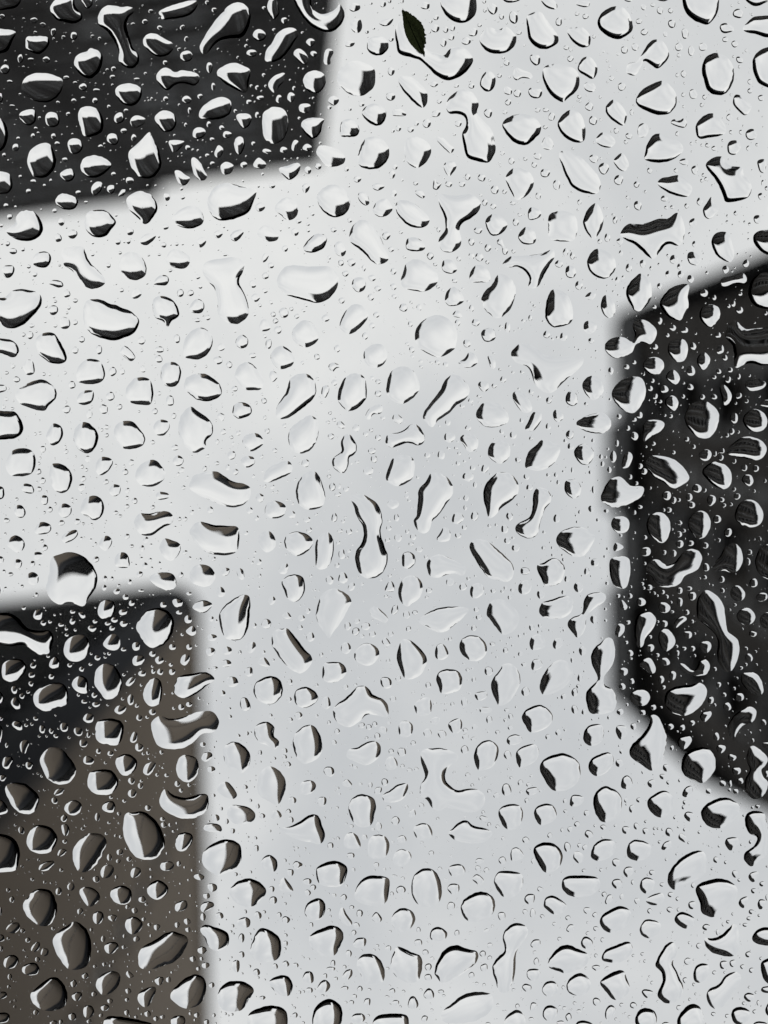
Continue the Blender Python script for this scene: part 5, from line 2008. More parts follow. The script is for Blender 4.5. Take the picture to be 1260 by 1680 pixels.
E 790 -423 8 8
E 73 1433 8 8
E -1285 -729 8 8
E -1234 -1555 8 8
E -213 -1581 8 8
E -1409 -693 8 8
E -1181 -177 8 8
E -1252 -1854 8 8
E -1389 -959 8 8
E 404 -977 8 8
E 1140 -1335 8 8
E 1392 -853 8 8
E 1108 -691 8 8
E -1105 1966 8 8
E 1211 -255 8 8
E -188 1824 8 8
E 31 1492 8 8
E 1105 331 8 8
E 411 1091 8 8
E -850 1029 9 7
E 1169 -1630 7 9
E -466 -369 7 9
E -1337 113 9 7
E -1462 -1682 11 6
E -799 -1807 9 7
E -671 -1363 9 7
E 373 -1902 9 7
E -987 133 9 7
E -672 -1457 9 7
E 1492 -777 7 9
E 479 774 9 7
E 70 -1996 8 8
E 1495 -1265 7 9
E 1417 -434 8 8
E -389 -338 8 8
E 1050 -513 8 8
E 1090 313 8 8
E 144 -589 8 8
E 540 -547 8 8
E 978 -585 8 8
E 1329 -26 8 8
E 916 328 8 8
E -127 1229 8 8
E -280 -1165 8 8
E -179 120 8 8
E -1274 -1598 8 8
E -1232 -799 8 8
E -1408 375 8 8
E 552 -1380 8 8
E 945 -1446 8 8
E 506 -1019 8 8
E 1057 -802 8 8
E -195 -361 8 8
E 258 496 8 8
E 1254 255 8 8
E 1069 559 8 8
E 444 1230 8 8
E 1293 614 8 8
E 267 751 8 8
E 1111 1058 8 8
E 1054 -267 8 8
E 1395 609 8 7
E 828 1733 7 8
E 282 -250 8 7
E 89 -61 8 7
E 412 54 7 8
E 589 1721 7 8
E 362 1843 8 7
E 817 -279 7 8
E 987 -112 7 8
E 8 329 8 7
E 327 617 8 7
E -597 -292 8 7
E 709 1170 8 7
E 445 1928 8 7
E 696 1243 7 8
E 796 1646 8 7
E 1241 -1590 7 8
E 66 -1094 8 7
E -105 -196 8 7
E -690 -219 8 7
E -1005 -56 8 7
E -563 549 7 8
E -636 1160 7 8
E -470 -1707 7 8
E -1476 -441 8 7
E -1475 -544 8 7
E -1486 -411 8 7
E 232 -1634 8 7
E -306 -809 7 8
E -1398 833 8 7
E 1044 -953 7 8
E 807 -155 7 8
E -878 201 7 8
E 623 140 7 8
E -1261 1399 8 7
E -713 1745 7 8
E -760 180 8 7
E -486 249 7 8
E -1015 1129 8 7
E -315 -788 8 7
E -666 1108 8 7
E 1344 1601 8 7
E 126 1004 8 7
E -542 1562 7 8
E 872 278 7 8
E -429 964 8 7
E -384 1654 8 7
E 781 1401 8 7
E 879 803 7 8
E 701 1858 7 8
E 736 -164 5 12
E -622 -1006 10 6
E 1461 1917 6 10
E 1495 1506 5 12
E -664 1966 7 8
E 211 -881 8 7
E 1126 -1192 8 7
E -478 -217 8 7
E 388 1174 7 8
E -119 1398 7 8
E -214 -995 7 8
E -811 -1047 8 7
E -691 -1394 8 7
E -469 -1969 8 7
E -836 -944 8 7
E 530 -1162 8 7
E 200 -968 8 7
E -138 152 8 7
E 1132 -233 8 7
E 1010 1727 8 7
E 1347 -805 7 8
E 23 249 8 7
E 475 296 7 8
E -219 -351 8 7
E -215 823 7 8
E -352 -1656 7 8
E 1146 -1707 7 8
E -1305 429 8 7
E 836 31 7 8
E 1432 1289 7 8
E 22 -1996 7 8
E 1172 73 8 7
E 1205 428 7 7
E 530 484 7 7
E -330 1877 7 7
E 76 1874 7 7
E 745 1919 7 7
E -319 -584 7 7
E -466 -101 7 7
E 1356 -30 7 7
E -923 942 7 7
E -502 1275 7 7
E -468 1563 7 7
E 1335 1369 7 7
E 457 -725 7 7
E 1262 -935 7 7
E -887 1027 7 7
E -1014 1657 7 7
E -507 -773 7 7
E -1485 232 7 7
E -1111 -1849 7 7
E 394 -1959 7 7
E -1032 -1013 7 7
E -1374 1435 7 7
E -1453 -1587 10 5
E -1465 1854 7 7
E -539 -1821 7 7
E -1361 -1498 7 7
E -485 -808 7 7
E 111 -609 7 7
E 253 -250 7 7
E 294 -229 7 7
E 199 749 7 7
E 88 1153 7 7
E -914 186 7 7
E -1241 457 7 7
E -1240 480 7 7
E -1129 1775 7 7
E -133 -1575 7 7
E 1248 -1317 7 7
E 1258 -1302 7 7
E -1075 554 7 7
E -511 -140 7 7
E -719 186 7 7
E 626 78 7 7
E 462 310 7 7
E -522 1128 7 7
E 1368 690 7 7
E -917 1612 7 7
E -215 1556 7 7
E 848 1399 7 7
E 1405 1919 7 7
E 1077 1290 7 7
E 146 -568 7 7
E 1080 -432 7 7
E 1010 281 7 7
E -68 884 7 7
E -387 1362 7 7
E 948 510 7 7
E 1041 488 7 7
E 1170 1154 7 8
E 1150 1554 6 8
E -1032 15 8 6
E -1037 287 8 6
E -775 -1513 6 8
E -1344 -308 8 6
E -1067 1115 8 6
E 1441 893 6 8
E -1147 595 8 6
E 702 186 6 8
E -112 999 8 6
E 1153 -47 7 7
E -1495 808 7 7
E -1495 -1119 7 7
E 99 -46 7 7
E -180 1276 7 7
E -341 45 7 7
E -1330 -539 7 7
E -263 677 7 7
E -1139 -1006 7 7
E -1415 290 7 7
E -1391 703 7 7
E -297 -1125 7 7
E -1293 1627 7 7
E 391 1848 7 7
E 1388 1438 7 7
E 1175 1241 7 7
E -591 1617 7 7
E -264 797 7 7
E -762 1067 7 7
E -1429 -1460 8 6
E 12 1894 8 6
E 765 0 6 8
E 233 1890 7 6
E -1165 -1211 8 5
E -1207 -1678 8 5
E 406 1999 10 6
E 1093 -8 7 7
E 1126 390 9 5
E -211 -387 7 7
E -805 -148 7 7
E -1164 -165 7 7
E -1075 -1584 7 7
E -792 -1263 7 7
E -1139 -1858 7 7
E 820 -1857 7 7
E -1436 -50 7 7
E -581 -1567 7 7
E 182 -1917 7 7
E 1102 -1190 7 7
E -260 -521 7 7
E 345 1068 7 7
E 1137 1194 7 7
E -1307 -539 7 7
E 1047 1839 7 7
E 1350 1086 7 7
E 1023 1210 7 6
E 1489 -122 6 7
E -128 991 6 7
E -57 1866 7 6
E 14 1784 7 6
E -949 181 7 6
E 439 50 6 7
E -604 769 7 6
E 165 -1708 6 7
E -1285 -823 7 6
E 914 -1790 7 6
E 0 -1765 7 6
E -926 802 7 6
E -837 1223 6 7
E -1362 -1873 7 6
E -1421 -1311 7 6
E -1453 -404 7 6
E -430 -1884 7 6
E -1178 1238 7 6
E 935 -918 6 7
E 1155 1049 6 7
E 338 1646 7 6
E 1241 -1295 6 7
E 167 333 7 6
E 106 -820 6 7
E 1429 -1125 6 7
E 1472 1744 6 7
E 660 168 7 6
E -112 675 7 6
E 1325 1612 6 7
E 506 1867 7 6
E -1194 715 7 6
E -981 -1907 8 5
E -1176 -1618 8 5
E 1020 201 6 6
E -879 -1006 8 5
E 1293 754 6 6
E -387 1707 6 6
E -1313 564 7 6
E -969 1972 7 6
E 1210 1846 6 7
E 1057 1237 7 6
E 951 -1230 6 7
E 497 1039 7 6
E -1046 1426 6 7
E -1143 1632 7 6
E -419 -79 7 6
E -1049 -182 7 6
E 132 -136 6 7
E 19 825 7 6
E 2 1397 6 7
E -908 -1614 5 7
E -1075 1214 7 5
E -1176 45 7 5
E 239 774 5 7
E 790 1783 6 6
E 730 -1805 6 7
E -738 -1726 7 6
E 687 1934 6 6
E 958 1972 6 6
E 453 -558 6 6
E 239 22 6 6
E 114 706 6 6
E -107 73 6 6
E -1055 1756 6 6
E 230 -867 6 6
E 1341 -1134 6 6
E 315 -199 6 6
E 1447 -82 6 6
E 524 -29 6 6
E -183 1156 6 6
E 210 1198 6 6
E -1285 -32 6 6
E -1280 86 6 6
E 1022 -1252 6 6
E -1328 2 6 6
E -1218 -50 6 6
E -1302 -1296 6 6
E -1327 -1276 6 6
E -1479 298 6 6
E -51 -1987 6 6
E 161 -1692 6 6
E -1207 461 6 6
E -1363 -305 6 6
E -1349 -190 6 6
E -1442 1933 6 6
E -519 -1665 6 6
E 1415 -1803 6 6
E -908 219 6 6
E 587 -806 6 6
E -351 -214 6 6
E 607 -450 6 6
E -144 178 6 6
E 863 174 6 6
E 866 379 6 6
E -525 1775 6 6
E 1075 -968 6 6
E -929 1533 6 6
E 884 -440 6 6
E 551 476 6 6
E 152 715 6 6
E -521 1407 6 6
E 1465 1576 6 6
E -433 579 6 6
E 1194 1904 6 6
E 974 1733 6 6
E 1011 1017 5 7
E 1144 525 6 6
E 1035 -924 5 6
E 702 -159 6 5
E -100 649 6 5
E -598 1639 6 5
E 1282 1395 6 5
E -381 -47 6 5
E -128 -191 5 6
E -239 1889 6 5
E -39 1712 6 5
E -920 -1004 6 5
E -1324 -744 6 5
E -1391 1359 6 5
E -1268 -964 6 5
E -1114 1717 6 5
E -1409 -1738 6 5
E -319 -1873 6 5
E 1438 -1943 5 6
E -817 59 6 5
E -294 1747 5 6
E -350 1937 6 5
E 1388 -1739 5 6
E 696 888 6 5
E -314 1874 5 6
E -619 1960 5 6
E 1362 1571 5 6
E 164 1373 7 5
E 1150 1231 5 5
E 1309 1306 5 5
E 1365 -1779 5 5
E -958 -393 5 5
E -1441 1223 5 5
E 1323 -1452 5 5
E 1190 1293 5 5
E -1054 1665 5 5
E -531 1271 5 5
E -643 1749 5 6
E -407 122 6 5
E -911 1656 5 6
E -1090 568 6 5
E -1248 1612 6 5
E 966 573 6 5
E 25 335 6 4
E -233 1195 5 5
E -236 -705 5 5
E 1426 1856 5 5
E 1217 1883 5 5
E 475 1951 5 5
E 895 -1162 6 5
E 1405 1186 5 5
E 1060 -432 5 6
E 494 491 5 5
E 1409 -1134 5 5
E 612 1091 5 5
E -942 1834 5 5
E -1122 -1975 5 5
E -220 -980 5 5
E -588 1648 5 4
E -684 1209 5 4
E 1031 1417 4 4
E -993 1969 4 4
E 281 278 4 4
E 1448 107 4 3
E 660 -62 3 4
E 560 -747 3 3
"""
U = 0.05                     # the list below is in twentieths of a millimetre from the pane's middle
def spline(P, k=10):
    n = len(P); P0, P2, P3 = np.roll(P, 1, 0), np.roll(P, -1, 0), np.roll(P, -2, 0)
    t = (np.arange(k) / k)[None, :, None]
    Q = 0.5 * (2*P[:, None] + (P2 - P0)[:, None]*t + (2*P0 - 5*P + 4*P2 - P3)[:, None]*t*t + (3*P - P0 - 3*P2 + P3)[:, None]*t**3)
    return Q.reshape(-1, 2)
def resample(Q, n):
    d = np.linalg.norm(np.roll(Q, -1, 0) - Q, axis=1); s = np.concatenate([[0], np.cumsum(d)])
    t = np.linspace(0, s[-1], n, endpoint=False); R_ = np.vstack([Q, Q[:1]])
    return np.stack([np.interp(t, s, R_[:, 0]), np.interp(t, s, R_[:, 1])], 1)
def area2(P): 
    x, y = P[:, 0], P[:, 1]; return float(np.sum(x*np.roll(y, -1) - y*np.roll(x, -1)) / 2)
def inside(P, pts):
    r = np.zeros(len(pts), bool); x, y = pts[:, 0], pts[:, 1]
    for (ax, ay), (bx_, by) in zip(P, np.roll(P, -1, 0)):
        if ay == by: continue
        r ^= ((ay > y) != (by > y)) & (x < (bx_ - ax)*(y - ay)/(by - ay) + ax)
    return r
CAP = 2.7                    # capillary length of water, mm
_tab = {}
def profile(theta):
    """height and slope of a drop's section against the distance from its middle (both 0..1):
    flatter on top than a ball and steep at the rim"""
    theta = round(theta, 2); k = theta
    if k not in _tab:
        r = np.linspace(0, 1, 400); tn = np.tan(np.arcsin(np.sin(theta)*r**PROF))
        z = np.concatenate([[0], np.cumsum((tn[1:] + tn[:-1])/2*(r[1] - r[0]))]); _tab[k] = (r, z[-1] - z, tn)
    return _tab[k]
def solve_drop(P, target, theta):
    """P: outline in mm round its own middle. Returns top vertices, unit normals, triangles, rim count."""
    A_ = area2(P)
    if A_ < 0: P = P[::-1].copy(); A_ = -A_
    h = math.sqrt(A_ / target)
    n = max(18, int(np.linalg.norm(np.roll(P, -1, 0) - P, axis=1).sum() / h))
    B_ = resample(P, n)
    B_ = .25*np.roll(B_, 1, 0) + .5*B_ + .25*np.roll(B_, -1, 0)
    # the contact line is pinned on specks of dirt: small uneven kinks
    tn = np.roll(B_, -1, 0) - np.roll(B_, 1, 0); tn = np.stack([tn[:, 1], -tn[:, 0]], 1)
    tn /= np.maximum(np.linalg.norm(tn, axis=1, keepdims=True), 1e-9)
    kk = rng.normal(0, 1, n); kk = .25*np.roll(kk, 1) + .5*kk + .25*np.roll(kk, -1)
    B_ = B_ + tn*(kk*min(.035*math.sqrt(A_), .055 + .02*math.sqrt(A_)))[:, None]*KINK
    lo, hi = B_.min(0), B_.max(0)
    gx = np.arange(lo[0] - h, hi[0] + h, h); gy = np.arange(lo[1] - h, hi[1] + h, h*.866)
    X, Y = np.meshgrid(gx, gy); X = X + (np.arange(len(gy)) % 2)[:, None]*h*.5
    pts = np.stack([X.ravel(), Y.ravel()], 1); pts = pts[inside(B_, pts)]
    d = np.full(len(pts), 1e9)
    for a, b in zip(B_, np.roll(B_, -1, 0)):
        e = b - a; t = np.clip(((pts - a) @ e) / max(e @ e, 1e-12), 0, 1)
        d = np.minimum(d, np.linalg.norm(pts - a - t[:, None]*e, axis=1))
    pts = pts[d > .52*h]
    allp = np.vstack([B_, pts])
    vv, _, ff, ov, _, _ = delaunay_2d_cdt([Vector(p) for p in allp], [], [list(range(n))], 1, 1e-5)
    V = np.array([(p.x, p.y) for p in vv]); T = np.array([tuple(t) for t in ff if len(t) == 3])
    nb = len(V)
    isb = np.array([any(k < n for k in o) for o in ov])
    e1_, e2_ = V[T[:, 1]] - V[T[:, 0]], V[T[:, 2]] - V[T[:, 0]]
    ar = .5*(e1_[:, 0]*e2_[:, 1] - e1_[:, 1]*e2_[:, 0])
    neg = ar < 0; T[neg] = T[neg][:, [0, 2, 1]]; ar = np.abs(ar); ok = ar > 1e-9; T, ar = T[ok], ar[ok]
    G = np.zeros((len(T), 3, 2))
    for k in range(3):
        e = V[T[:, (k+2) % 3]] - V[T[:, (k+1) % 3]]
        G[:, k, 0] = -e[:, 1]/(2*ar); G[:, k, 1] = e[:, 0]/(2*ar)
    K = np.zeros((nb, nb)); mass = np.zeros(nb)
    for i in range(3):
        np.add.at(mass, T[:, i], ar/3)
        for j in range(3): np.add.at(K, (T[:, i], T[:, j]), ar*(G[:, i]*G[:, j]).sum(1))
    K[np.arange(nb), np.arange(nb)] += mass/CAP**2
    I = np.where(~isb)[0]; u = np.zeros(nb)
    u[I] = np.linalg.solve(K[np.ix_(I, I)], mass[I])
    s = u/u.max()
    gt = (G*s[T][:, :, None]).sum(1)
    gv = np.zeros((nb, 2)); wv = np.zeros(nb)
    for k in range(3): np.add.at(gv, T[:, k], gt*ar[:, None]); np.add.at(wv, T[:, k], ar)
    gv /= np.maximum(wv, 1e-12)[:, None]
    gb = np.linalg.norm(gv[isb], axis=1).mean()*1.06
    Re = 2/gb; st, ct = math.sin(theta), math.cos(theta)
    ro = np.sqrt(np.clip(1 - s, 0, 1)); tr_, tz, tt = profile(theta)
    z = Re*np.interp(ro, tr_, tz); dz = Re*np.interp(ro, tr_, tt)/(2*np.maximum(ro, 1e-3))
    gr = gv*dz[:, None]; gr[isb] *= 1.06
    sl_ = np.linalg.norm(gr, axis=1, keepdims=True); mxs = 2.6
    gr *= np.minimum(1, mxs/np.maximum(sl_, 1e-9))
    nr = np.concatenate([-gr, np.ones((nb, 1))], 1); nr /= np.linalg.norm(nr, axis=1, keepdims=True)
    return np.concatenate([V, z[:, None]], 1), nr, T
_fan = {}
def star_drop(b, theta, rings):
    """b: outline points (n,2) round the middle; analytic cap"""
    n = len(b); R = math.sqrt(abs(area2(b))/math.pi); st, ct = math.sin(theta), math.cos(theta)
    bt = (np.roll(b, -1, 0) - np.roll(b, 1, 0))/2
    tr_, tz, tt = profile(theta)
    V = [[(0, 0, R*tz[0])]]; NR = [[(0, 0, 1)]]
    for r in rings:
        z = R*float(np.interp(r, tr_, tz)); dz = -R*float(np.interp(r, tr_, tt))
        V.append(np.concatenate([b*r, np.full((n, 1), z)], 1))
        t1 = np.concatenate([b, np.full((n, 1), dz)], 1); t2 = np.concatenate([bt*r, np.zeros((n, 1))], 1)
        c = np.cross(t1, t2); c /= np.linalg.norm(c, axis=1, keepdims=True); c[c[:, 2] < 0] *= -1; NR.append(c)
    if (n, len(rings)) not in _fan:
        T = [(0, 1+i, 1+(i+1) % n) for i in range(n)]
        for k in range(len(rings)-1):
            a, c = 1+k*n, 1+(k+1)*n
            for i in range(n):
                j = (i+1) % n; T.append((a+i, c+i, c+j)); T.append((a+i, c+j, a+j))
        _fan[(n, len(rings))] = np.array(T)
    return np.vstack(V), np.vstack(NR), _fan[(n, len(rings))]
def with_base(V, NR, T):
    """close the drop with its flat wetted face"""
    nb = len(V); Vb = V.copy(); Vb[:, 2] = 0
    Nb = np.tile([0, 0, -1.0], (nb, 1))
    return np.vstack([V, Vb]), np.vstack([NR, Nb]), np.vstack([T, T[:, ::-1] + nb])
def water_mesh(name, V, NR, T):
    me = bpy.data.meshes.new(name)
    me.vertices.add(len(V)); me.vertices.foreach_set('co', V.astype(np.float32).ravel())
    me.loops.add(len(T)*3); me.loops.foreach_set('vertex_index', T.astype(np.int32).ravel())
    me.polygons.add(len(T)); me.polygons.foreach_set('loop_start', np.arange(0, len(T)*3, 3, dtype=np.int32))
    me.polygons.foreach_set('use_smooth', np.ones(len(T), bool))
    me.update(calc_edges=True); me.validate()
    me.normals_split_custom_set_from_vertices(NR.tolist())
    me.materials.append(M_WATER); me.materials.append(M_WETTED)
    me.polygons.foreach_set('material_index', (NR[T[:, 0], 2] < -.99).astype(np.int32)); return me
def wobble(n, amp):
    t = np.arange(n)/n*2*math.pi; r = np.ones(n)
    for k in (2, 3, 4): r += amp/k*np.cos(k*t + rng.uniform(0, 6.28))*rng.uniform(.3, 1.3)
    return r
GAP = 2.0e-5                 # m, keeps the wetted face clear of the glass
LEAF_LIFT = 3.2e-4
# silhouettes in the picture, only used to word the labels
def region(x, y):
    px, py = x/0.11916 + 630, y/0.11916 + 840
    if px < 540 and py < 352 - px*.17: return 'over the top left tower'
    if px < 335 and py > 990 - px*.1: return 'over the brown building'
    if px > 1005 and (px - 1005)*-.35 + 525 < py < 1143 + (px - 1000)*.95: return 'over the right building'
    return 'over open sky'
drops = []
for ln in DROPS.strip().split('\n'):
    part = ln.split('|'); tk = part[0].split(); vals = [float(t)*U for t in tk[1:]]
    if tk[0] == 'P':
        P = np.array(vals).reshape(-1, 2); Q = spline(P)
    else:
        a = math.radians(vals[4]/U) if len(vals) > 4 else 0; t = np.arange(24)/24*2*math.pi
        rr = wobble(24, .11)
        x = vals[2]*np.cos(t)*rr; y = vals[3]*np.sin(t)*rr
        Q = np.stack([vals[0] + x*math.cos(a) - y*math.sin(a), vals[1] + x*math.sin(a) + y*math.cos(a)], 1)
    if area2(Q) < 0: Q = Q[::-1].copy()
    drops.append(dict(kind=tk[0], out=Q, area=area2(Q), mid=Q.mean(0), lab=part[1] if len(part) > 1 else None, short=part[2] if len(part) > 2 else None))
NIND = 300
def describe(i):
    d = drops[i]; Q = resample(d['out'], 60) - d['mid']
    ev_, vec = np.linalg.eigh(Q.T @ Q); asp = math.sqrt(ev_[1]/ev_[0]); ax = vec[:, 1]
    an = math.degrees(math.atan2(ax[1], ax[0])) % 180
    size = 'big' if i < 60 else 'large' if i < 130 else 'mid-sized' if i < 220 else 'smallish'
    shape = 'round' if asp < 1.18 else 'oval' if asp < 1.55 else 'long'
    tilt = '' if asp < 1.18 else 'level ' if an < 25 or an > 155 else 'upright ' if 65 < an < 115 else 'left-leaning ' if an < 65 else 'right-leaning '
    return f'{size} {tilt}{shape} raindrop {region(*d["mid"])}'
marks = [i for i in range(NIND) if drops[i]['short']]
seat = {}
for i in range(NIND):
    if drops[i]['lab']: continue
    k = min(marks, key=lambda m: np.linalg.norm(drops[m]['mid'] - drops[i]['mid']))
    v = drops[i]['mid'] - drops[k]['mid']
    sec = int(round(math.degrees(math.atan2(v[1], v[0]))/45)) % 8
    seat.setdefault((k, sec), []).append((float(np.linalg.norm(v)), i))
DIRS = ['right of', 'below right of', 'below', 'below left of', 'left of', 'above left of', 'above', 'above right of']
ORD = ['nearest', 'second', 'third', 'fourth', 'fifth', 'sixth', 'seventh', 'eighth', 'ninth']
for (k, sec), lst in seat.items():
    for r, (_, i) in enumerate(sorted(lst)):
        o_ = ORD[r] + ' ' if len(lst) > 1 else ''
        drops[i]['lab'] = f'{describe(i)}, {o_}{DIRS[sec]} the {drops[k]["short"]}'
bulk_V, bulk_N, bulk_T = [], [], []; bulk_n = 0
def add_bulk(V, NR, T, mid, lift=GAP):
    global bulk_n
    V = V.copy(); V[:, :2] += mid; V *= .001; V[:, 2] += lift
    bulk_V.append(V); bulk_N.append(NR); bulk_T.append(T + bulk_n); bulk_n += len(V)
R6 = (.3, .55, .75, .89, .97, 1.0); R4 = (.4, .7, .9, 1.0); R3 = (.5, .85, 1.0)
for i, d in enumerate(drops):
    tm = THETA if i < NIND else THETA - 3
    th = math.radians(float(np.clip(rng.normal(tm, 5.5), 32, 55)))
    loc = d['out'] - d['mid']
    if d['kind'] == 'P':
        V, NR, T = solve_drop(loc, 420 if i < 120 else 260 if i < 300 else 110, th)
    else:
        V, NR, T = star_drop(loc, th, R6 if i < 600 else R4)
    V, NR, T = with_base(V, NR, T)
    lift = LEAF_LIFT if d['short'] == 'leaf-tipped drop' else GAP
    if i < NIND:
        Vm = V*.001
        o = bpy.data.objects.new('raindrop', water_mesh('raindrop', Vm, NR, T)); C.objects.link(o)
        o.matrix_world = on_pane(d['mid'][0], d['mid'][1], lift)
        tag(o, d['lab'], 'raindrop', 'raindrops on the glass pane')
    else:
        add_bulk(V, NR, T, d['mid'], lift)
# the spray of tiny droplets between them, and more rain on the rest of the pane
OC = np.zeros((int(600/.1), int(520/.1)), bool)
def stamp(Q, grow=1.0):
    c = Q.mean(0); Qs = (Q - c)*grow + c
    lo = np.floor((Qs.min(0) + [260, 300])/.1).astype(int); hi = np.ceil((Qs.max(0) + [260, 300])/.1).astype(int) + 1
    lo = np.maximum(lo, 0)
    ys, xs = np.mgrid[lo[1]:hi[1], lo[0]:hi[0]]
    pts = np.stack([xs.ravel()*.1 - 260, ys.ravel()*.1 - 300], 1)
    m = inside(Qs, pts).reshape(ys.shape)
    sub = OC[lo[1]:hi[1], lo[0]:hi[0]]; sub |= m[:sub.shape[0], :sub.shape[1]]
for d in drops: stamp(d['out'])
def free(x, y, r):
    k = max(1, int(math.ceil((r + .05)/.1))); ix, iy = int(round((x + 260)/.1)), int(round((y + 300)/.1))
    s_ = OC[max(iy-k, 0):iy+k+1, max(ix-k, 0):ix+k+1]
    return s_.size > 0 and not s_.any()
def circ(x, y, r, n, amp):
    t = np.arange(n)/n*2*math.pi; rr = r*wobble(n, amp)
    return np.stack([x + rr*np.cos(t), y + rr*np.sin(t)], 1)
def sprinkle(count, rlo, rhi, half, hole, n, rings, amp):
    made = 0; tries = 0
    while made < count and tries < count*12:
        tries += 1
        x, y = rng.uniform(-half[0], half[0]), rng.uniform(-half[1], half[1])
        if hole and abs(x) < hole[0] and abs(y) < hole[1]: continue
        r = rlo*(rhi/rlo)**(rng.random()**1.6)
        if not free(x, y, r): continue
        Q = circ(x, y, r, n, amp); k = int(r*1.12/.1) + 1
        ix, iy = int(round((x + 260)/.1)), int(round((y + 300)/.1)); gy_, gx_ = np.ogrid[-k:k+1, -k:k+1]
        if k <= ix < OC.shape[1]-k and k <= iy < OC.shape[0]-k: OC[iy-k:iy+k+1, ix-k:ix+k+1] |= gx_*gx_ + gy_*gy_ <= (r*1.1/.1)**2
        th = math.radians(float(rng.uniform(THETA-12, THETA+2)))
        V, NR, T = with_base(*star_drop(Q - [x, y], th, rings)); add_bulk(V, NR, T, np.array([x, y])); made += 1
FX, FY = 76.5, 101.5
sprinkle(950, 2.0, 4.4, (185, 220), (FX+3, FY+3), 22, R4, .25)
sprinkle(2800, .8, 1.9, (185, 220), (FX, FY), 14, R3, .2)
sprinkle(3600, .3, .8, (185, 220), (FX, FY), 10, R3, .12)
sprinkle(500, 1.2, 4.0, (245, 285), (190, 225), 16, R3, .25)
sprinkle(3800, .07, .33, (FX+4, FY+4), None, 12, R3, .12)
bm_ = water_mesh('fine_raindrops', np.vstack(bulk_V), np.vstack(bulk_N), np.vstack(bulk_T))
fo = bpy.data.objects.new('fine_raindrops', bm_); C.objects.link(fo); fo.matrix_world = on_pane(0, 0, 0)
tag(fo, 'countless small raindrops and spray scattered between the larger drops', 'raindrops', kind='stuff')

# ------------------------------------------------------------------ dimming film
# added absorbing film, cut out under the drops so their insides look brighter
mF = newmat('dimming film'); t = mF.node_tree
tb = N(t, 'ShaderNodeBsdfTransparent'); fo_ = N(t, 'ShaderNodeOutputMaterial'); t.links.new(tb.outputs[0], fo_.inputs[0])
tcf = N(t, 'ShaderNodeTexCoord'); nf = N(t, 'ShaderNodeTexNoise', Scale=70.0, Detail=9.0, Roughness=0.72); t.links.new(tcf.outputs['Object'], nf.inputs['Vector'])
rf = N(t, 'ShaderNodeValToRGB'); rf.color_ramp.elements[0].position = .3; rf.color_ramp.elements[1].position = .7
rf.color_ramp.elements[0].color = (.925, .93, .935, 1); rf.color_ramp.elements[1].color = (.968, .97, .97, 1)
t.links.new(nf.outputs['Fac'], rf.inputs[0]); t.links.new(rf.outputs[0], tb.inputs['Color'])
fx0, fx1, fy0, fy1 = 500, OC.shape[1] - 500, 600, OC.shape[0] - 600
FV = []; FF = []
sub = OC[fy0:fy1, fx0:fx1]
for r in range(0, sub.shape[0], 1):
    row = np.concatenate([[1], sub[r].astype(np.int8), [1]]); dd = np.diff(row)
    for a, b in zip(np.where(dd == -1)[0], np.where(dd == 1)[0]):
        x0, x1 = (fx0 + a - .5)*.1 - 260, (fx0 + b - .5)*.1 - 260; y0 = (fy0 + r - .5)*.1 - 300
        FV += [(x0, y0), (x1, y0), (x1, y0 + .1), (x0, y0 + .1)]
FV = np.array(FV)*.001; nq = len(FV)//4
me = bpy.data.meshes.new('dimming_film'); me.vertices.add(len(FV))
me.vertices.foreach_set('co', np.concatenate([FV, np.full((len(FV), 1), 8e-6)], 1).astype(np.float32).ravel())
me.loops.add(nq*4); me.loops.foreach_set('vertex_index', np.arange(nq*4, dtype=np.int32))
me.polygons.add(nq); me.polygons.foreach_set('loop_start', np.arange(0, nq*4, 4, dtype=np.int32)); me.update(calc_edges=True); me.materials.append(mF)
film = bpy.data.objects.new('dimming_film', me); C.objects.link(film); film.matrix_world = on_pane(0, 0, 0)
tag(film, 'added thin grey film dimming the sky between the drops', 'dust', kind='stuff')

# ------------------------------------------------------------------ leaf
mL = newmat('leaf'); t = mL.node_tree
p = N(t, 'ShaderNodeBsdfPrincipled', Roughness=.55); o_ = N(t, 'ShaderNodeOutputMaterial')
tr = N(t, 'ShaderNodeBsdfTranslucent'); ms = N(t, 'ShaderNodeMixShader'); ms.inputs[0].default_value = .5
c_ = N(t, 'ShaderNodeTexCoord'); nz_ = N(t, 'ShaderNodeTexNoise', Scale=900.0, Detail=5.0); t.links.new(c_.outputs['Object'], nz_.inputs['Vector'])
r_ = N(t, 'ShaderNodeValToRGB'); r_.color_ramp.elements[0].color = (.10, .115, .065, 1); r_.color_ramp.elements[1].color = (.14, .155, .09, 1)
t.links.new(nz_.outputs['Fac'], r_.inputs[0]); t.links.new(r_.outputs[0], p.inputs['Base Color']); t.links.new(r_.outputs[0], tr.inputs['Color'])
t.links.new(p.outputs[0], ms.inputs[1]); t.links.new(tr.outputs[0], ms.inputs[2]); t.links.new(ms.outputs[0], o_.inputs[0])
mT = newmat('leaf upper skin'); t = mT.node_tree
tr2 = N(t, 'ShaderNodeBsdfTranslucent'); tr2.inputs['Color'].default_value = (.7, .78, .55, 1); o2 = N(t, 'ShaderNodeOutputMaterial'); t.links.new(tr2.outputs[0], o2.inputs[0])
M_VEIN = surf('leaf midrib', (.05, .062, .032), (.06, .072, .036), 500, .6)
k_ = 320/1260*.11916
LO = np.array([(155, 65), (185, 75), (240, 110), (285, 155), (305, 220), (312, 275), (300, 310), (297, 355), (240, 315), (195, 260), (170, 190), (160, 110)], float)
LO = (LO*320/1260 + [620, 0] - [630, 840])*.11916
lm = LO.mean(0); LQ = resample(spline(LO - lm, 12), 90)
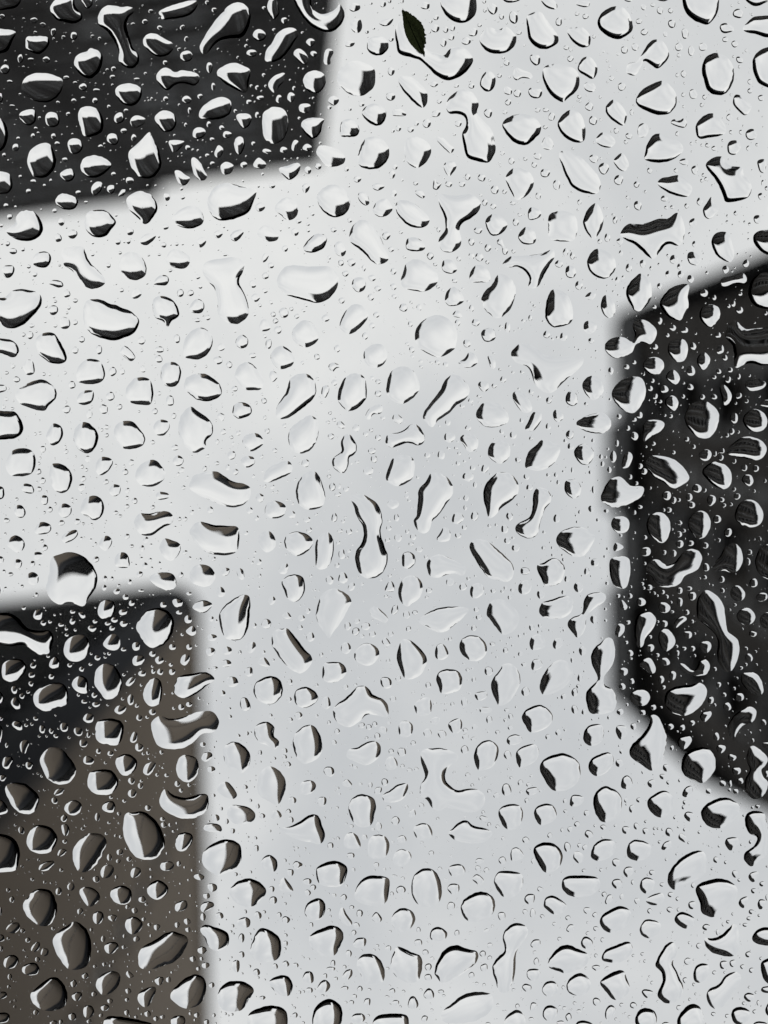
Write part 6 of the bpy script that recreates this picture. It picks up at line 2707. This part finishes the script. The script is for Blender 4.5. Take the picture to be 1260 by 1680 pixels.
tip, stem = LQ[np.argmin(LQ[:, 1])], LQ[np.argmax(LQ[:, 1])]
axis = (stem - tip)/np.linalg.norm(stem - tip); perp = np.array([-axis[1], axis[0]])
nrm2 = np.roll(LQ, -1, 0) - np.roll(LQ, 1, 0); nrm2 = np.stack([nrm2[:, 1], -nrm2[:, 0]], 1); nrm2 /= np.linalg.norm(nrm2, axis=1, keepdims=True)
if area2(LQ) < 0: nrm2 = -nrm2
side = (LQ - (tip + stem)/2) @ perp; side = side*np.sign(side[np.argmax(LQ[:, 0])])
LQ = LQ + nrm2*(rng.normal(0, 1, 90)*np.where(side > 0, .085, .02))[:, None]     # frayed on one side
TH = .10
cen = (tip + stem)/2
def leaf_z(q): return .03 + .06*abs(float((q - cen) @ perp))/1.6
V = []; F = []
n = len(LQ)
for s in (0, TH):
    for fr in (1.0, .6, .25):
        V += [((cen + (q_ - cen)*fr)[0], (cen + (q_ - cen)*fr)[1], leaf_z(cen + (q_ - cen)*fr) + s) for q_ in LQ]
    V.append((cen[0], cen[1], leaf_z(cen) + s))
half_ = 3*n + 1
for s in (0, 1):
    b = s*half_
    for rg in (0, 1):
        for i in range(n):
            j = (i+1) % n; q4 = (b+rg*n+i, b+rg*n+j, b+(rg+1)*n+j, b+(rg+1)*n+i); F.append(q4 if s else q4[::-1])
    for i in range(n):
        q3 = (b+2*n+i, b+2*n+(i+1) % n, b+3*n); F.append(q3 if s else q3[::-1])
for i in range(n): F.append((i, (i+1) % n, half_+(i+1) % n, half_+i))
V = [tuple(x*.001 for x in q_) for q_ in V]
leaf = mesh_obj('leaf', V, F, [mL, mT], None, [0]*(3*n) + [1]*(3*n) + [0]*n, False); leaf.matrix_world = on_pane(lm[0], lm[1], GAP)
tag(leaf, 'small dark green pointed leaf with one frayed edge stuck to the wet glass', 'leaf')
# midrib with its short stalk, on the face towards the camera
V = []; F = []; m_ = 14
for i in range(m_):
    f_ = i/(m_-1); c0 = tip + (stem - tip)*(f_*1.06 - .02) + perp*.10*math.sin(f_*3.1); wd = .05 + .07*f_
    for a in range(6):
        ph = a/6*2*math.pi; q_ = c0 + perp*wd*math.cos(ph); V.append((q_[0]*.001, q_[1]*.001, (.035 + .03*math.sin(ph))*.001))
for i in range(m_-1):
    for a in range(6): F.append((i*6+a, i*6+(a+1) % 6, i*6+6+(a+1) % 6, i*6+6+a))
F.append(tuple(range(5, -1, -1))); F.append(tuple(range((m_-1)*6, m_*6)))
rib = mesh_obj('midrib', V, F, M_VEIN, leaf)
bpy.context.view_layer.update()
